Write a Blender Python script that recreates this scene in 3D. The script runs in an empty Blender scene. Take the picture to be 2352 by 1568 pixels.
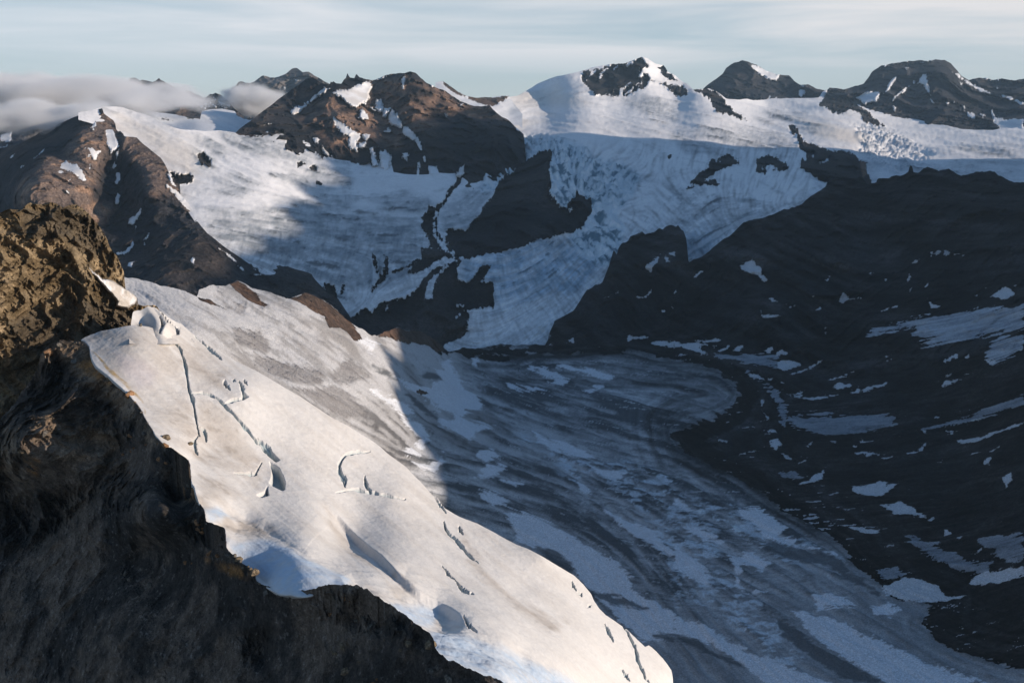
import bpy, bmesh, math
import numpy as np
from math import radians, sin, cos, tan, atan, pi

# ------------------------------------------------------------------ camera, sky, sun, exposure
FPX = 2285.4            # focal length in trace units (the photograph 2352 units wide)
EYE = 228.0             # trace row of the eye level
PIT = atan((784.0 - EYE) / FPX)
SUN_AZ = radians(103)   # clockwise from the view direction (+Y)
SUN_EL = radians(13.0)
scn = bpy.context.scene
cam = bpy.data.cameras.new('camera'); cam_o = bpy.data.objects.new('camera', cam)
scn.collection.objects.link(cam_o); scn.camera = cam_o
cam.sensor_width = 36; cam.lens = 36 * FPX / 2352.0
cam.clip_start = 1; cam.clip_end = 120000
cam_o.location = (0, 0, 0); cam_o.rotation_euler = (pi / 2 - PIT, 0, 0)

world = bpy.data.worlds.new('World'); scn.world = world; world.use_nodes = True
nt = world.node_tree; N = nt.nodes; Lk = nt.links
for n in list(N): N.remove(n)
def nd(tree, typ, **kw):
    n = tree.nodes.new(typ)
    for k, v in kw.items(): setattr(n, k, v)
    return n
wo = nd(nt, 'ShaderNodeOutputWorld'); bg = nd(nt, 'ShaderNodeBackground')
sky = nd(nt, 'ShaderNodeTexSky', sky_type='NISHITA', sun_disc=False, sun_elevation=SUN_EL, sun_rotation=SUN_AZ,
         altitude=2200, air_density=1.0, dust_density=0.4, ozone_density=2.0)
bg.inputs['Strength'].default_value = 0.145
# thin high cloud bands, laid on the sky by direction
tc = nd(nt, 'ShaderNodeTexCoord'); sep = nd(nt, 'ShaderNodeSeparateXYZ'); Lk.new(tc.outputs['Generated'], sep.inputs[0])
dv = nd(nt, 'ShaderNodeMath', operation='ADD'); Lk.new(sep.outputs['Z'], dv.inputs[0]); dv.inputs[1].default_value = 0.0
mp = nd(nt, 'ShaderNodeMapping'); mp.inputs['Scale'].default_value = (1.3, 1.3, 17.0); mp.inputs['Rotation'].default_value = (0, 0.03, 0)
Lk.new(tc.outputs['Generated'], mp.inputs[0])
nz = nd(nt, 'ShaderNodeTexNoise'); nz.inputs['Scale'].default_value = 2.2; nz.inputs['Detail'].default_value = 5; nz.inputs['Roughness'].default_value = 0.5
nz.inputs['Distortion'].default_value = 0.4
Lk.new(mp.outputs[0], nz.inputs['Vector'])
cr = nd(nt, 'ShaderNodeValToRGB'); cr.color_ramp.elements[0].position = 0.30; cr.color_ramp.elements[1].position = 0.60
Lk.new(nz.outputs['Fac'], cr.inputs[0])
cm = nd(nt, 'ShaderNodeMath', operation='MULTIPLY'); hb = nd(nt, 'ShaderNodeValToRGB'); he = hb.color_ramp.elements; he[0].position = 0.0; he[0].color = (.10, .10, .10, 1); he[1].position = 0.5; he[1].color = (0, 0, 0, 1)
for p_, c_ in ((.022, .25), (.045, .95), (.085, 1.0), (.12, .55), (.3, .15)):
    e_ = he.new(p_); e_.color = (c_, c_, c_, 1)
Lk.new(sep.outputs['Z'], hb.inputs[0])
pm = nd(nt, 'ShaderNodeMath', operation='MULTIPLY'); Lk.new(cr.outputs[0], pm.inputs[0]); Lk.new(hb.outputs[0], pm.inputs[1]); Lk.new(pm.outputs[0], cm.inputs[0]); cm.inputs[1].default_value = 0.9
warm = nd(nt, 'ShaderNodeMixRGB'); warm.inputs[1].default_value = (5.3, 5.6, 6.0, 1); warm.inputs[2].default_value = (5.9, 5.65, 5.6, 1)
wx = nd(nt, 'ShaderNodeMapRange'); wx.inputs[1].default_value = -0.5; wx.inputs[2].default_value = 0.6; Lk.new(sep.outputs['X'], wx.inputs[0]); Lk.new(wx.outputs[0], warm.inputs[0])
# the clear sky is a little greyer low down than the model gives
flat = nd(nt, 'ShaderNodeMixRGB'); flat.inputs[0].default_value = 0.6; flat.inputs[2].default_value = (3.1, 3.72, 4.3, 1)
blu = nd(nt, 'ShaderNodeVectorMath', operation='MULTIPLY'); blu.inputs[1].default_value = (1.02, 1.08, 1.06)
Lk.new(sky.outputs[0], blu.inputs[0]); Lk.new(blu.outputs[0], flat.inputs[1])
lowf = nd(nt, 'ShaderNodeMapRange'); lowf.inputs[1].default_value = 0.34; lowf.inputs[2].default_value = 0.09
lowf.inputs[3].default_value = 0.0; lowf.inputs[4].default_value = 0.8
Lk.new(sep.outputs['Z'], lowf.inputs[0]); Lk.new(lowf.outputs[0], flat.inputs[0])
mx = nd(nt, 'ShaderNodeMixRGB'); Lk.new(flat.outputs[0], mx.inputs[1]); Lk.new(warm.outputs[0], mx.inputs[2]); Lk.new(cm.outputs[0], mx.inputs[0])
Lk.new(mx.outputs[0], bg.inputs['Color']); Lk.new(bg.outputs[0], wo.inputs['Surface'])

sl = bpy.data.lights.new('sun', 'SUN'); sl.energy = 5.0; sl.angle = radians(0.9); sl.color = (1.0, 0.84, 0.69)
so = bpy.data.objects.new('sun', sl); scn.collection.objects.link(so)
so.rotation_euler = (pi / 2 - SUN_EL, 0, -SUN_AZ + pi)
scn.view_settings.view_transform = 'Standard'; scn.view_settings.look = 'None'
scn.view_settings.exposure = 0.0; scn.view_settings.gamma = 1.0; scn.view_settings.use_curve_mapping = False
scn.cycles.max_bounces = 4; scn.cycles.diffuse_bounces = 2; scn.cycles.glossy_bounces = 1; scn.cycles.transparent_max_bounces = 12
scn.cycles.volume_bounces = 3; scn.cycles.volume_step_rate = 2.0; scn.cycles.volume_max_steps = 96
scn.cycles.use_denoising = True

# ------------------------------------------------------------------ noise
_r = np.random.RandomState(7)
LAT = _r.rand(64, 64, 64).astype(np.float32) * 2 - 1
def vn(x, y, z):
    xi = np.floor(x); yi = np.floor(y); zi = np.floor(z)
    fx = (x - xi).astype(np.float32); fy = (y - yi).astype(np.float32); fz = (z - zi).astype(np.float32)
    fx = fx * fx * (3 - 2 * fx); fy = fy * fy * (3 - 2 * fy); fz = fz * fz * (3 - 2 * fz)
    a = xi.astype(np.int64) & 63; b = yi.astype(np.int64) & 63; c = zi.astype(np.int64) & 63
    a1 = (a + 1) & 63; b1 = (b + 1) & 63; c1 = (c + 1) & 63
    def l(p, q, f): return p + (q - p) * f
    x00 = l(LAT[a, b, c], LAT[a1, b, c], fx); x10 = l(LAT[a, b1, c], LAT[a1, b1, c], fx)
    x01 = l(LAT[a, b, c1], LAT[a1, b, c1], fx); x11 = l(LAT[a, b1, c1], LAT[a1, b1, c1], fx)
    return l(l(x00, x10, fy), l(x01, x11, fy), fz)
def rotp(x, y, z, k):
    c, s = cos(0.7 + k), sin(0.7 + k)
    return x * c - y * s + 17.3 * k, (x * s + y * c) * .8 + z * .6 + 5.1 * k, -(x * s + y * c) * .6 + z * .8 + 9.7 * k
def fbm(x, y, z, o=5, g=.5, lac=2.03):
    s = 0; a = 1; n = 0
    for i in range(o):
        X, Y, Z = rotp(x, y, z, i * .9)
        s = s + a * vn(X, Y, Z); n += a; a *= g; x = x * lac; y = y * lac; z = z * lac
    return s / n * 1.6
def ridged(x, y, z, o=5, g=.5, lac=2.07):
    s = 0; a = 1; n = 0; w = 1.0
    for i in range(o):
        X, Y, Z = rotp(x, y, z, i * .9 + .3)
        v = 1 - np.abs(vn(X, Y, Z)) * 1.8; v = np.clip(v, 0, 1) ** 2 * w
        s = s + a * v; n += a; w = np.clip(v * 1.6, 0, 1); a *= g; x = x * lac; y = y * lac; z = z * lac
    return s / n
def sst(a, b, x):
    t = np.clip((x - a) / (b - a), 0, 1); return t * t * (3 - 2 * t)

# ------------------------------------------------------------------ tracing: every outline is read off the photograph, then set at its own distance
ORG = {'D': (0, 0, 1), 'R1': (0, 114.8, .3662), 'R2': (746.5, 114.8, .3662), 'R3': (1548, 114.8, .3662), 'R4': (0, 574.2, .3662),
       'R5': (746.5, 574.2, .3662), 'R6': (1548, 574.2, .3662), 'R7': (0, 994, .3662), 'R8': (746.5, 994, .3662), 'R9': (1548, 994, .3662),
       'Z1': (0, 114.8, .2014), 'Z2': (1033.6, 114.8, .26857), 'Z3': (459.4, 114.8, .2014), 'Z4': (114.8, 631.6, .29297)}
def P(s):
    """'R5 470,810 560,830 / R6 ...' -> point array; a tag switches the local frame"""
    out = []; o = ORG['D']
    for w in s.split():
        if ',' in w:
            a, b = w.split(','); out.append((o[0] + float(a) * o[2], o[1] + float(b) * o[2]))
        else: o = ORG[w]
    return np.array(out, dtype=np.float64)
def PS(s):
    """several outlines separated by ';' ; a tag at the start of the text holds until changed"""
    res = []; tag = 'D'
    for part in s.split(';'):
        if not part.strip(): continue
        w = part.split()
        if ',' in w[0]: part = tag + ' ' + part
        else: tag = w[0]
        res.append(P(part))
    return res
GS = 2.0; GW, GH = 1240, 800; GX0 = -60.0; GY0 = 0.0
gx = GX0 + np.arange(GW) * GS; gy = GY0 + np.arange(GH) * GS
def new_field(v=-40.0): return np.full((GH, GW), v, np.float32)
def poly_sdf(poly, X, Y):
    px, py = poly[:, 0], poly[:, 1]; n = len(px)
    d = np.full(X.shape, 1e9); ins = np.zeros(X.shape, bool)
    for i in range(n):
        x0, y0 = px[i], py[i]; x1, y1 = px[(i + 1) % n], py[(i + 1) % n]
        ex, ey = x1 - x0, y1 - y0; L = ex * ex + ey * ey + 1e-9
        t = np.clip(((X - x0) * ex + (Y - y0) * ey) / L, 0, 1)
        d = np.minimum(d, (X - x0 - t * ex) ** 2 + (Y - y0 - t * ey) ** 2)
        if y0 != y1:
            c = ((y0 > Y) != (y1 > Y)) & (X < (x1 - x0) * (Y - y0) / (y1 - y0) + x0); ins ^= c
    d = np.sqrt(d); return np.where(ins, d, -d)
def add(f, polys, cap=40, gain=1.0, off=0.0):
    if isinstance(polys, str): polys = PS(polys)
    for p in polys:
        x0 = max(0, int((p[:, 0].min() - cap - GX0) / GS)); x1 = min(GW, int((p[:, 0].max() + cap - GX0) / GS) + 1)
        y0 = max(0, int((p[:, 1].min() - cap - GY0) / GS)); y1 = min(GH, int((p[:, 1].max() + cap - GY0) / GS) + 1)
        if x1 <= x0 or y1 <= y0: continue
        X, Y = np.meshgrid(gx[x0:x1], gy[y0:y1])
        s = (poly_sdf(p, X, Y) + off).astype(np.float32)
        f[y0:y1, x0:x1] = np.maximum(f[y0:y1, x0:x1], s)
    return f
def sub(f, polys, cap=40):
    g = add(new_field(), polys, cap); np.minimum(f, -g, out=f); return f
def samp(f, u, v):
    x = np.clip((u - GX0) / GS, 0, GW - 1.001); y = np.clip((v - GY0) / GS, 0, GH - 1.001)
    i = x.astype(int); j = y.astype(int); fx = x - i; fy = y - j
    return (f[j, i] * (1 - fx) + f[j, i + 1] * fx) * (1 - fy) + (f[j + 1, i] * (1 - fx) + f[j + 1, i + 1] * fx) * fy
def line_dist(poly, X, Y):
    d = np.full(X.shape, 1e9); s = np.zeros(X.shape); acc = 0.0; side = np.zeros(X.shape)
    for i in range(len(poly) - 1):
        x0, y0 = poly[i]; x1, y1 = poly[i + 1]; ex, ey = x1 - x0, y1 - y0; L = ex * ex + ey * ey + 1e-9
        t = np.clip(((X - x0) * ex + (Y - y0) * ey) / L, 0, 1)
        q = (X - x0 - t * ex) ** 2 + (Y - y0 - t * ey) ** 2; m = q < d
        d = np.where(m, q, d); s = np.where(m, acc + t * math.sqrt(L), s)
        side = np.where(m, np.sign(ex * (Y - y0) - ey * (X - x0)), side); acc += math.sqrt(L)
    return np.sqrt(d), s / acc, side

# ------------------------------------------------------------------ ice flow: streaks follow these lines
STROKES = PS('''D 930,1060 1110,1085 1300,1140 1440,1230 1520,1330 1600,1450 1700,1568;1000,1200 1150,1230 1300,1290 1400,1400 1500,1500 1560,1568;
1100,950 1250,1030 1400,1120 1600,1230 1800,1330 2000,1450 2200,1568;1330,910 1450,950 1560,975;1300,840 1450,850 1600,870;1200,1000 1350,1020 1500,1060;
1600,1050 1750,1130 1900,1230 2100,1340 2352,1420;1850,930 2100,900 2352,850;1900,1050 2100,1030 2352,970;1900,800 2100,750 2352,700;
1800,1150 2000,1130 2352,1090;2000,1250 2200,1220 2352,1180;1700,900 1780,1000 1800,1090;450,650 650,760 900,950 1000,1030;700,720 900,850 1000,950;350,700 550,850 700,950;
900,800 1050,880;1400,300 1430,400 1470,500 1400,600 1300,700 1150,790;1250,330 1150,400 1080,470;1600,420 1500,520 1400,640 1250,770;
400,290 600,400 750,460 950,450 1040,430;500,540 700,560 850,600 850,690 800,730;450,470 700,500 950,510;480,560 650,640 780,700;1250,270 1500,320 1750,380 1850,440;
1700,240 2000,300 2352,350;1950,350 2200,380 2352,390;1350,170 1250,210;1100,640 1030,620 1000,560;1070,640 950,640 850,690;2100,420 2080,600;1900,450 1750,600 1600,700;2300,430 2290,600''')
def flow_field():
    pts = []
    for s in STROKES:
        for i in range(len(s) - 1):
            n = max(1, int(np.hypot(*(s[i + 1] - s[i])) / 40)); a = math.atan2(s[i + 1, 1] - s[i, 1], s[i + 1, 0] - s[i, 0])
            for k in range(n): q = s[i] + (s[i + 1] - s[i]) * (k + .5) / n; pts.append((q[0], q[1], cos(2 * a), sin(2 * a)))
    X, Y = np.meshgrid(gx[::4], gy[::4]); c = np.zeros(X.shape); s_ = np.zeros(X.shape)
    for (x, y, ca, sa) in pts:
        w = 1 / ((X - x) ** 2 + (Y - y) ** 2 + 300) ** 1.5; c += w * ca; s_ += w * sa
    a = np.arctan2(s_, c) / 2; cc, ss = np.cos(2 * a), np.sin(2 * a)
    yi = np.clip(np.arange(GH) / 4, 0, X.shape[0] - 1.001); xi = np.clip(np.arange(GW) / 4, 0, X.shape[1] - 1.001)
    j = yi.astype(int)[:, None]; i = xi.astype(int)[None, :]; fy = (yi - yi.astype(int))[:, None]; fx = (xi - xi.astype(int))[None, :]
    def up(A): return (A[j, i] * (1 - fx) + A[j, i + 1] * fx) * (1 - fy) + (A[j + 1, i] * (1 - fx) + A[j + 1, i + 1] * fx) * fy
    a = np.arctan2(up(ss), up(cc)) / 2
    return np.cos(a), np.sin(a)
FC, FS = flow_field()
def lic(seed, n, blur=0, step=1.0, rot=False):
    rs = np.random.RandomState(seed); f = rs.rand(GH, GW).astype(np.float32) - .5
    for _ in range(blur):
        f = (f + np.roll(f, 1, 0) + np.roll(f, -1, 0) + np.roll(f, 1, 1) + np.roll(f, -1, 1)) / 5
    acc = f.copy()
    for sg in (1, -1):
        x = np.tile(np.arange(GW, dtype=np.float32), (GH, 1)); y = np.tile(np.arange(GH, dtype=np.float32)[:, None], (1, GW))
        CX, CY = (-FS, FC) if rot else (FC, FS)
        dx, dy = CX * sg, CY * sg
        for k in range(n):
            x += dx * step; y += dy * step
            i = np.clip(x, 0, GW - 1).astype(int); j = np.clip(y, 0, GH - 1).astype(int)
            acc += f[j, i]; cx, cy = CX[j, i], CY[j, i]; sgn = np.where(cx * dx + cy * dy < 0, -1, 1); dx, dy = cx * sgn, cy * sgn
    acc -= acc.mean(); return acc / acc.std()
LF = lic(1, 9); LM = lic(2, 16, 2); LC = lic(3, 34, 10, 1.2); LX = lic(4, 5, 1, 1.0, True)
_ang = np.radians(15 - 27 * np.clip((gx - 1500) / 450, 0, 1))[None, :] + 0 * gy[:, None] + .12 * np.sin(gx / 140)[None, :]
_fs = (FC, FS); FC, FS = np.cos(_ang), np.sin(_ang); LH = lic(6, 12); LK = lic(7, 7, 1); FC, FS = _fs; LY = lic(5, 9, 4, 1.2, True)

# ------------------------------------------------------------------ depth of a surface: thin-plate spline through surveyed points
def rays(u, v):
    a = (784.0 - v) / FPX
    return (u - 1176.0) / FPX, cos(PIT) + sin(PIT) * a, -sin(PIT) + cos(PIT) * a
class Survey:
    """rows 'u,v,t' (distance along the view axis in metres) or 'u,v,z-880' (height)"""
    def __init__(self, s, lam=1e-4):
        pts = []
        for w in s.split():
            a, b, c = w.split(',')
            a, b = float(a), float(b)
            t = float(c[1:]) / rays(a, b)[2] if c[0] == 'z' else float(c)
            pts.append((a, b, 1000.0 / t))
        p = np.array(pts); self.x = p[:, 0] / 500; self.y = p[:, 1] / 500; n = len(p)
        K = self.k(np.hypot(self.x[:, None] - self.x, self.y[:, None] - self.y)) + lam * np.eye(n)
        Q = np.c_[np.ones(n), self.x, self.y]
        A = np.block([[K, Q], [Q.T, np.zeros((3, 3))]])
        self.w = np.linalg.solve(A, np.r_[p[:, 2], 0, 0, 0])
    @staticmethod
    def k(r): return r * r * np.log(r + 1e-9)
    def __call__(self, u, v):
        X = u / 500; Y = v / 500; s = self.w[-3] + self.w[-2] * X + self.w[-1] * Y
        for i in range(len(self.x)): s = s + self.w[i] * self.k(np.hypot(X - self.x[i], Y - self.y[i]))
        return 1000.0 / np.maximum(s, 0.04)

# ------------------------------------------------------------------ terrain material: rock colour, snow colour and the snow line come from the mesh
def terrain_mat(name, L, rock_bump=1.0, snow_bump=.35, grain=(.93, 1.05)):
    """L = size in metres of the finest grain of this surface"""
    m = bpy.data.materials.new(name); m.use_nodes = True; t = m.node_tree; b = t.nodes['Principled BSDF']; lk = t.links.new
    at = lambda n: nd(t, 'ShaderNodeAttribute', attribute_name=n)
    ge = nd(t, 'ShaderNodeTexCoord')
    def noise(sc, det=6, rough=.6, vec=None, dist=0):
        n = nd(t, 'ShaderNodeTexNoise'); n.inputs['Scale'].default_value = sc; n.inputs['Detail'].default_value = det
        n.inputs['Roughness'].default_value = rough; n.inputs['Distortion'].default_value = dist; lk(vec or ge.outputs['Object'], n.inputs['Vector']); return n
    def mr(src, a, b_, c, d):
        n = nd(t, 'ShaderNodeMapRange'); n.inputs[1].default_value = a; n.inputs[2].default_value = b_; n.inputs[3].default_value = c; n.inputs[4].default_value = d
        lk(src, n.inputs[0]); return n.outputs[0]
    def mth(op, a, b_):
        n = nd(t, 'ShaderNodeMath', operation=op)
        for i, q in enumerate((a, b_)):
            if isinstance(q, (int, float)): n.inputs[i].default_value = q
            else: lk(q, n.inputs[i])
        return n.outputs[0]
    ca, cb, sn = at('rock_colour'), at('snow_colour'), at('snow_line')
    n1 = noise(1 / (L * 5), 8, .65); n2 = noise(1 / (L * 1.6), 5, .6)
    edge = mth('ADD', sn.outputs['Fac'], mth('MULTIPLY', mth('SUBTRACT', n1.outputs['Fac'], .5), 9.0))
    fac = mr(edge, -.55, .55, 0, 1)
    def mul(colsock, valsock):
        n = nd(t, 'ShaderNodeVectorMath', operation='SCALE'); lk(colsock, n.inputs[0]); lk(valsock, n.inputs['Scale']); return n.outputs[0]
    rk = mul(ca.outputs['Color'], mr(n2.outputs['Fac'], .3, .7, .55, 1.5))
    rk = mul(rk, mr(n1.outputs['Fac'], .3, .7, .6, 1.45))
    n3 = noise(1 / (L * .9), 3, .7); sw = mul(cb.outputs['Color'], mr(n1.outputs['Fac'], .3, .7, .93, 1.05)); sw = mul(sw, mr(n3.outputs['Fac'], .3, .7, grain[0], grain[1]))
    mix = nd(t, 'ShaderNodeMixRGB'); lk(fac, mix.inputs[0]); lk(rk, mix.inputs[1]); lk(sw, mix.inputs[2]); lk(mix.outputs[0], b.inputs['Base Color'])
    b.inputs['Roughness'].default_value = .85
    b.inputs['Specular IOR Level'].default_value = .08
    vr = nd(t, 'ShaderNodeTexVoronoi', feature='F1'); vr.inputs['Scale'].default_value = 1 / (L * 3.2); lk(ge.outputs['Object'], vr.inputs['Vector'])
    hr = mth('ADD', mth('MULTIPLY', n1.outputs['Fac'], L * 9.0 * rock_bump), mth('MULTIPLY', vr.outputs['Distance'], L * 1.3 * rock_bump))
    hr = mth('ADD', hr, mth('MULTIPLY', n2.outputs['Fac'], L * 1.6 * rock_bump))
    hs = mth('MULTIPLY', n1.outputs['Fac'], L * 3.0 * snow_bump)
    hm = nd(t, 'ShaderNodeMixRGB'); lk(fac, hm.inputs[0]); lk(hr, hm.inputs[1]); lk(hs, hm.inputs[2])
    bp = nd(t, 'ShaderNodeBump'); bp.inputs['Distance'].default_value = 1.0; bp.inputs['Strength'].default_value = 1.0
    lk(hm.outputs[0], bp.inputs['Height']); lk(bp.outputs[0], b.inputs['Normal'])
    return m

SURF = {}
def tag(o, label, cat, kind=None, group=None):
    o['label'] = label; o['category'] = cat
    if kind: o['kind'] = kind
    if group: o['group'] = group
    return o
def make_mesh(name, co, faces, mat, attrs):
    used = np.zeros(len(co), bool); used[faces.ravel()] = True
    idx = np.cumsum(used) - 1; co = co[used]; faces = idx[faces]
    me = bpy.data.meshes.new(name); nv, nf = len(co), len(faces); k = faces.shape[1]
    me.vertices.add(nv); me.vertices.foreach_set('co', np.ascontiguousarray(co, np.float32).ravel())
    me.loops.add(nf * k); me.loops.foreach_set('vertex_index', faces.astype(np.int32).ravel())
    me.polygons.add(nf); me.polygons.foreach_set('loop_start', np.arange(0, nf * k, k, dtype=np.int32))
    me.polygons.foreach_set('loop_total', np.full(nf, k, np.int32)); me.polygons.foreach_set('use_smooth', np.ones(nf, bool))
    me.update(calc_edges=True)
    for an, arr in attrs.items():
        arr = arr[used]
        if arr.ndim == 1:
            a = me.attributes.new(an, 'FLOAT', 'POINT'); a.data.foreach_set('value', np.ascontiguousarray(arr, np.float32))
        else:
            a = me.attributes.new(an, 'FLOAT_VECTOR', 'POINT'); a.data.foreach_set('vector', np.ascontiguousarray(arr, np.float32).ravel())
    me.materials.append(mat)
    o = bpy.data.objects.new(name, me); scn.collection.objects.link(o); return o

def sil_fn(s, jag=0.0, seed=0):
    p = P(s) if isinstance(s, str) else s
    x = p[:, 0].copy(); y = p[:, 1]
    for i in range(1, len(x)): x[i] = max(x[i], x[i - 1] + .6)
    def f(u):
        v = np.interp(u, x, y)
        if jag: v = v + jag * fbm(u / 14.0 + seed, u * 0 + seed * 1.7, u * 0, 5, .62)
        return v
    return f

def layer(u0, u1, vbot, sil, survey, du, dv, paint, L, mat, relief=None, jag=0.0, seed=0, back=(.22, .55), splits=None, spec=None, jagmask=None):
    """a stretch of terrain: surveyed front up to its skyline, then the slope falling away behind it"""
    U = np.arange(u0, u1 + du, du); top0 = sil_fn(sil)(U); top = sil_fn(sil, jag, seed)(U)
    if jagmask is not None:
        w = jagmask(U); top = top0 + (top - top0) * w
    vb = np.maximum(vbot(U) if callable(vbot) else np.full(U.shape, float(vbot)), top + 3)
    vj = np.arange(vb.max(), top.min() - dv, -dv); vj = np.append(vj, top.min() - dv)
    V = np.clip(vj[:, None], top[None, :], vb[None, :]); n = len(vj); UU = np.tile(U, (n, 1))
    sh = V.shape; u = UU.ravel(); v = V.ravel()
    t = survey(u, v)
    rx, ry, rz = rays(u, v)
    x, y, z = t * rx, t * ry, t * rz
    A = paint(u, v, x, y, z)
    if relief is not None:
        dt, dz = relief(u, v, x, y, z, A)
        t = t * (1 + dt); x, y, z = t * rx, t * ry, t * rz + dz
    co = np.stack([x, y, z], 1).reshape(sh + (3,))
    # slope behind the skyline
    nb = 9; T = co[-1]; hor = T[:, :2] / np.linalg.norm(T[:, :2], axis=1)[:, None]; dist = np.linalg.norm(T[:, :2], axis=1)[:, None]
    rows = []
    for k in range(1, nb + 1):
        q = (k / nb) ** 1.6; run = dist[:, 0] * back[0] * q
        nzv = fbm(T[:, 0] / (dist[:, 0] * .05), T[:, 1] / (dist[:, 0] * .05), np.full(len(T), k * .5 + seed), 4) * run * .12
        R = np.c_[T[:, 0] + hor[:, 0] * run, T[:, 1] + hor[:, 1] * run, T[:, 2] - run * back[1] + nzv]; rows.append(R)
    co = np.concatenate([co, np.array(rows)], 0)
    at = {}
    for kx, arr in A.items():
        if kx[0] == '_': continue
        g = arr.reshape(sh + arr.shape[1:]); at[kx] = np.concatenate([g, np.repeat(g[-1:], nb, 0)], 0).reshape((-1,) + arr.shape[1:])
    SURF[spec[0][0] + str(seed)] = (U, vj, co)
    nr, nc = co.shape[:2]; co = co.reshape(-1, 3)
    j, i = np.meshgrid(np.arange(nr - 1), np.arange(nc - 1), indexing='ij'); a = (j * nc + i).ravel()
    faces = np.stack([a, a + 1, a + nc + 1, a + nc], 1)
    vq = np.concatenate([V, np.tile(-1e4 - np.arange(nb)[:, None], (1, len(U)))], 0)
    keep = ((vq[:-1] - vq[1:]) > 1e-6); keep = (keep[:, :-1] | keep[:, 1:]).ravel()
    a = a[keep]; faces = faces[keep]
    fu = np.concatenate([UU, np.tile(U, (nb, 1))], 0).ravel()[a]; fv = np.concatenate([V, np.tile(top, (nb, 1))], 0).ravel()[a]
    res = []
    if splits is None: splits = lambda fu, fv: np.zeros(len(fu), int)
    lab = splits(fu, fv)
    for q, sp in enumerate(spec):
        m = lab == q
        if m.any():
            o = make_mesh(sp[0], co, faces[m], mat, at); tag(o, *sp[1:]); res.append(o)
    return res
def C(*c): return np.array(c, np.float32)
def lerp(a, b, w): return a + (b - a) * w[:, None]

# ================================================================== colours (real surface albedos)
BLACKROCK = C(.026, .027, .030); GREYROCK = C(.075, .070, .068); BROWN = C(.135, .088, .062); RUST = C(.20, .105, .055); OCHRE = C(.17, .115, .05)
SNOW = C(.80, .81, .83); OLDSNOW = C(.60, .57, .54); TAN = C(.52, .45, .38); ICE = C(.36, .41, .46); DIRTYICE = C(.20, .21, .225); BLUEICE = C(.42, .60, .72)

def rockcol(u, v, x, y, z, L, base, alt, k=1.0, strat=0.0):
    n = fbm(x / L, y / L, z / L, 5); m = fbm(x / (L * 3) + 7, y / (L * 3), z / L * 2, 3)
    c = lerp(base, alt, sst(-.3, .45, n) * k)
    if strat: c = c * (1 + strat * fbm(x / (L * 6), y / (L * 6), z / (L * .22) + m, 4))[:, None]
    return np.clip(c * (1 + .35 * m)[:, None], .004, 1)
def finger(u, v, s=0.0, a=4.0):
    return a * fbm(u / 5.0, v / 26.0, u * 0 + s, 4, .6) + a * .8 * fbm(u / 3.2, v / 3.2, u * 0 + s + 4, 3, .6)
def warp(u, v, x, y, z, L, amp):
    return u + amp * fbm(x / L, y / L, z / L + 3, 4), v + amp * fbm(x / L + 40, y / L, z / L, 4)

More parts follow.
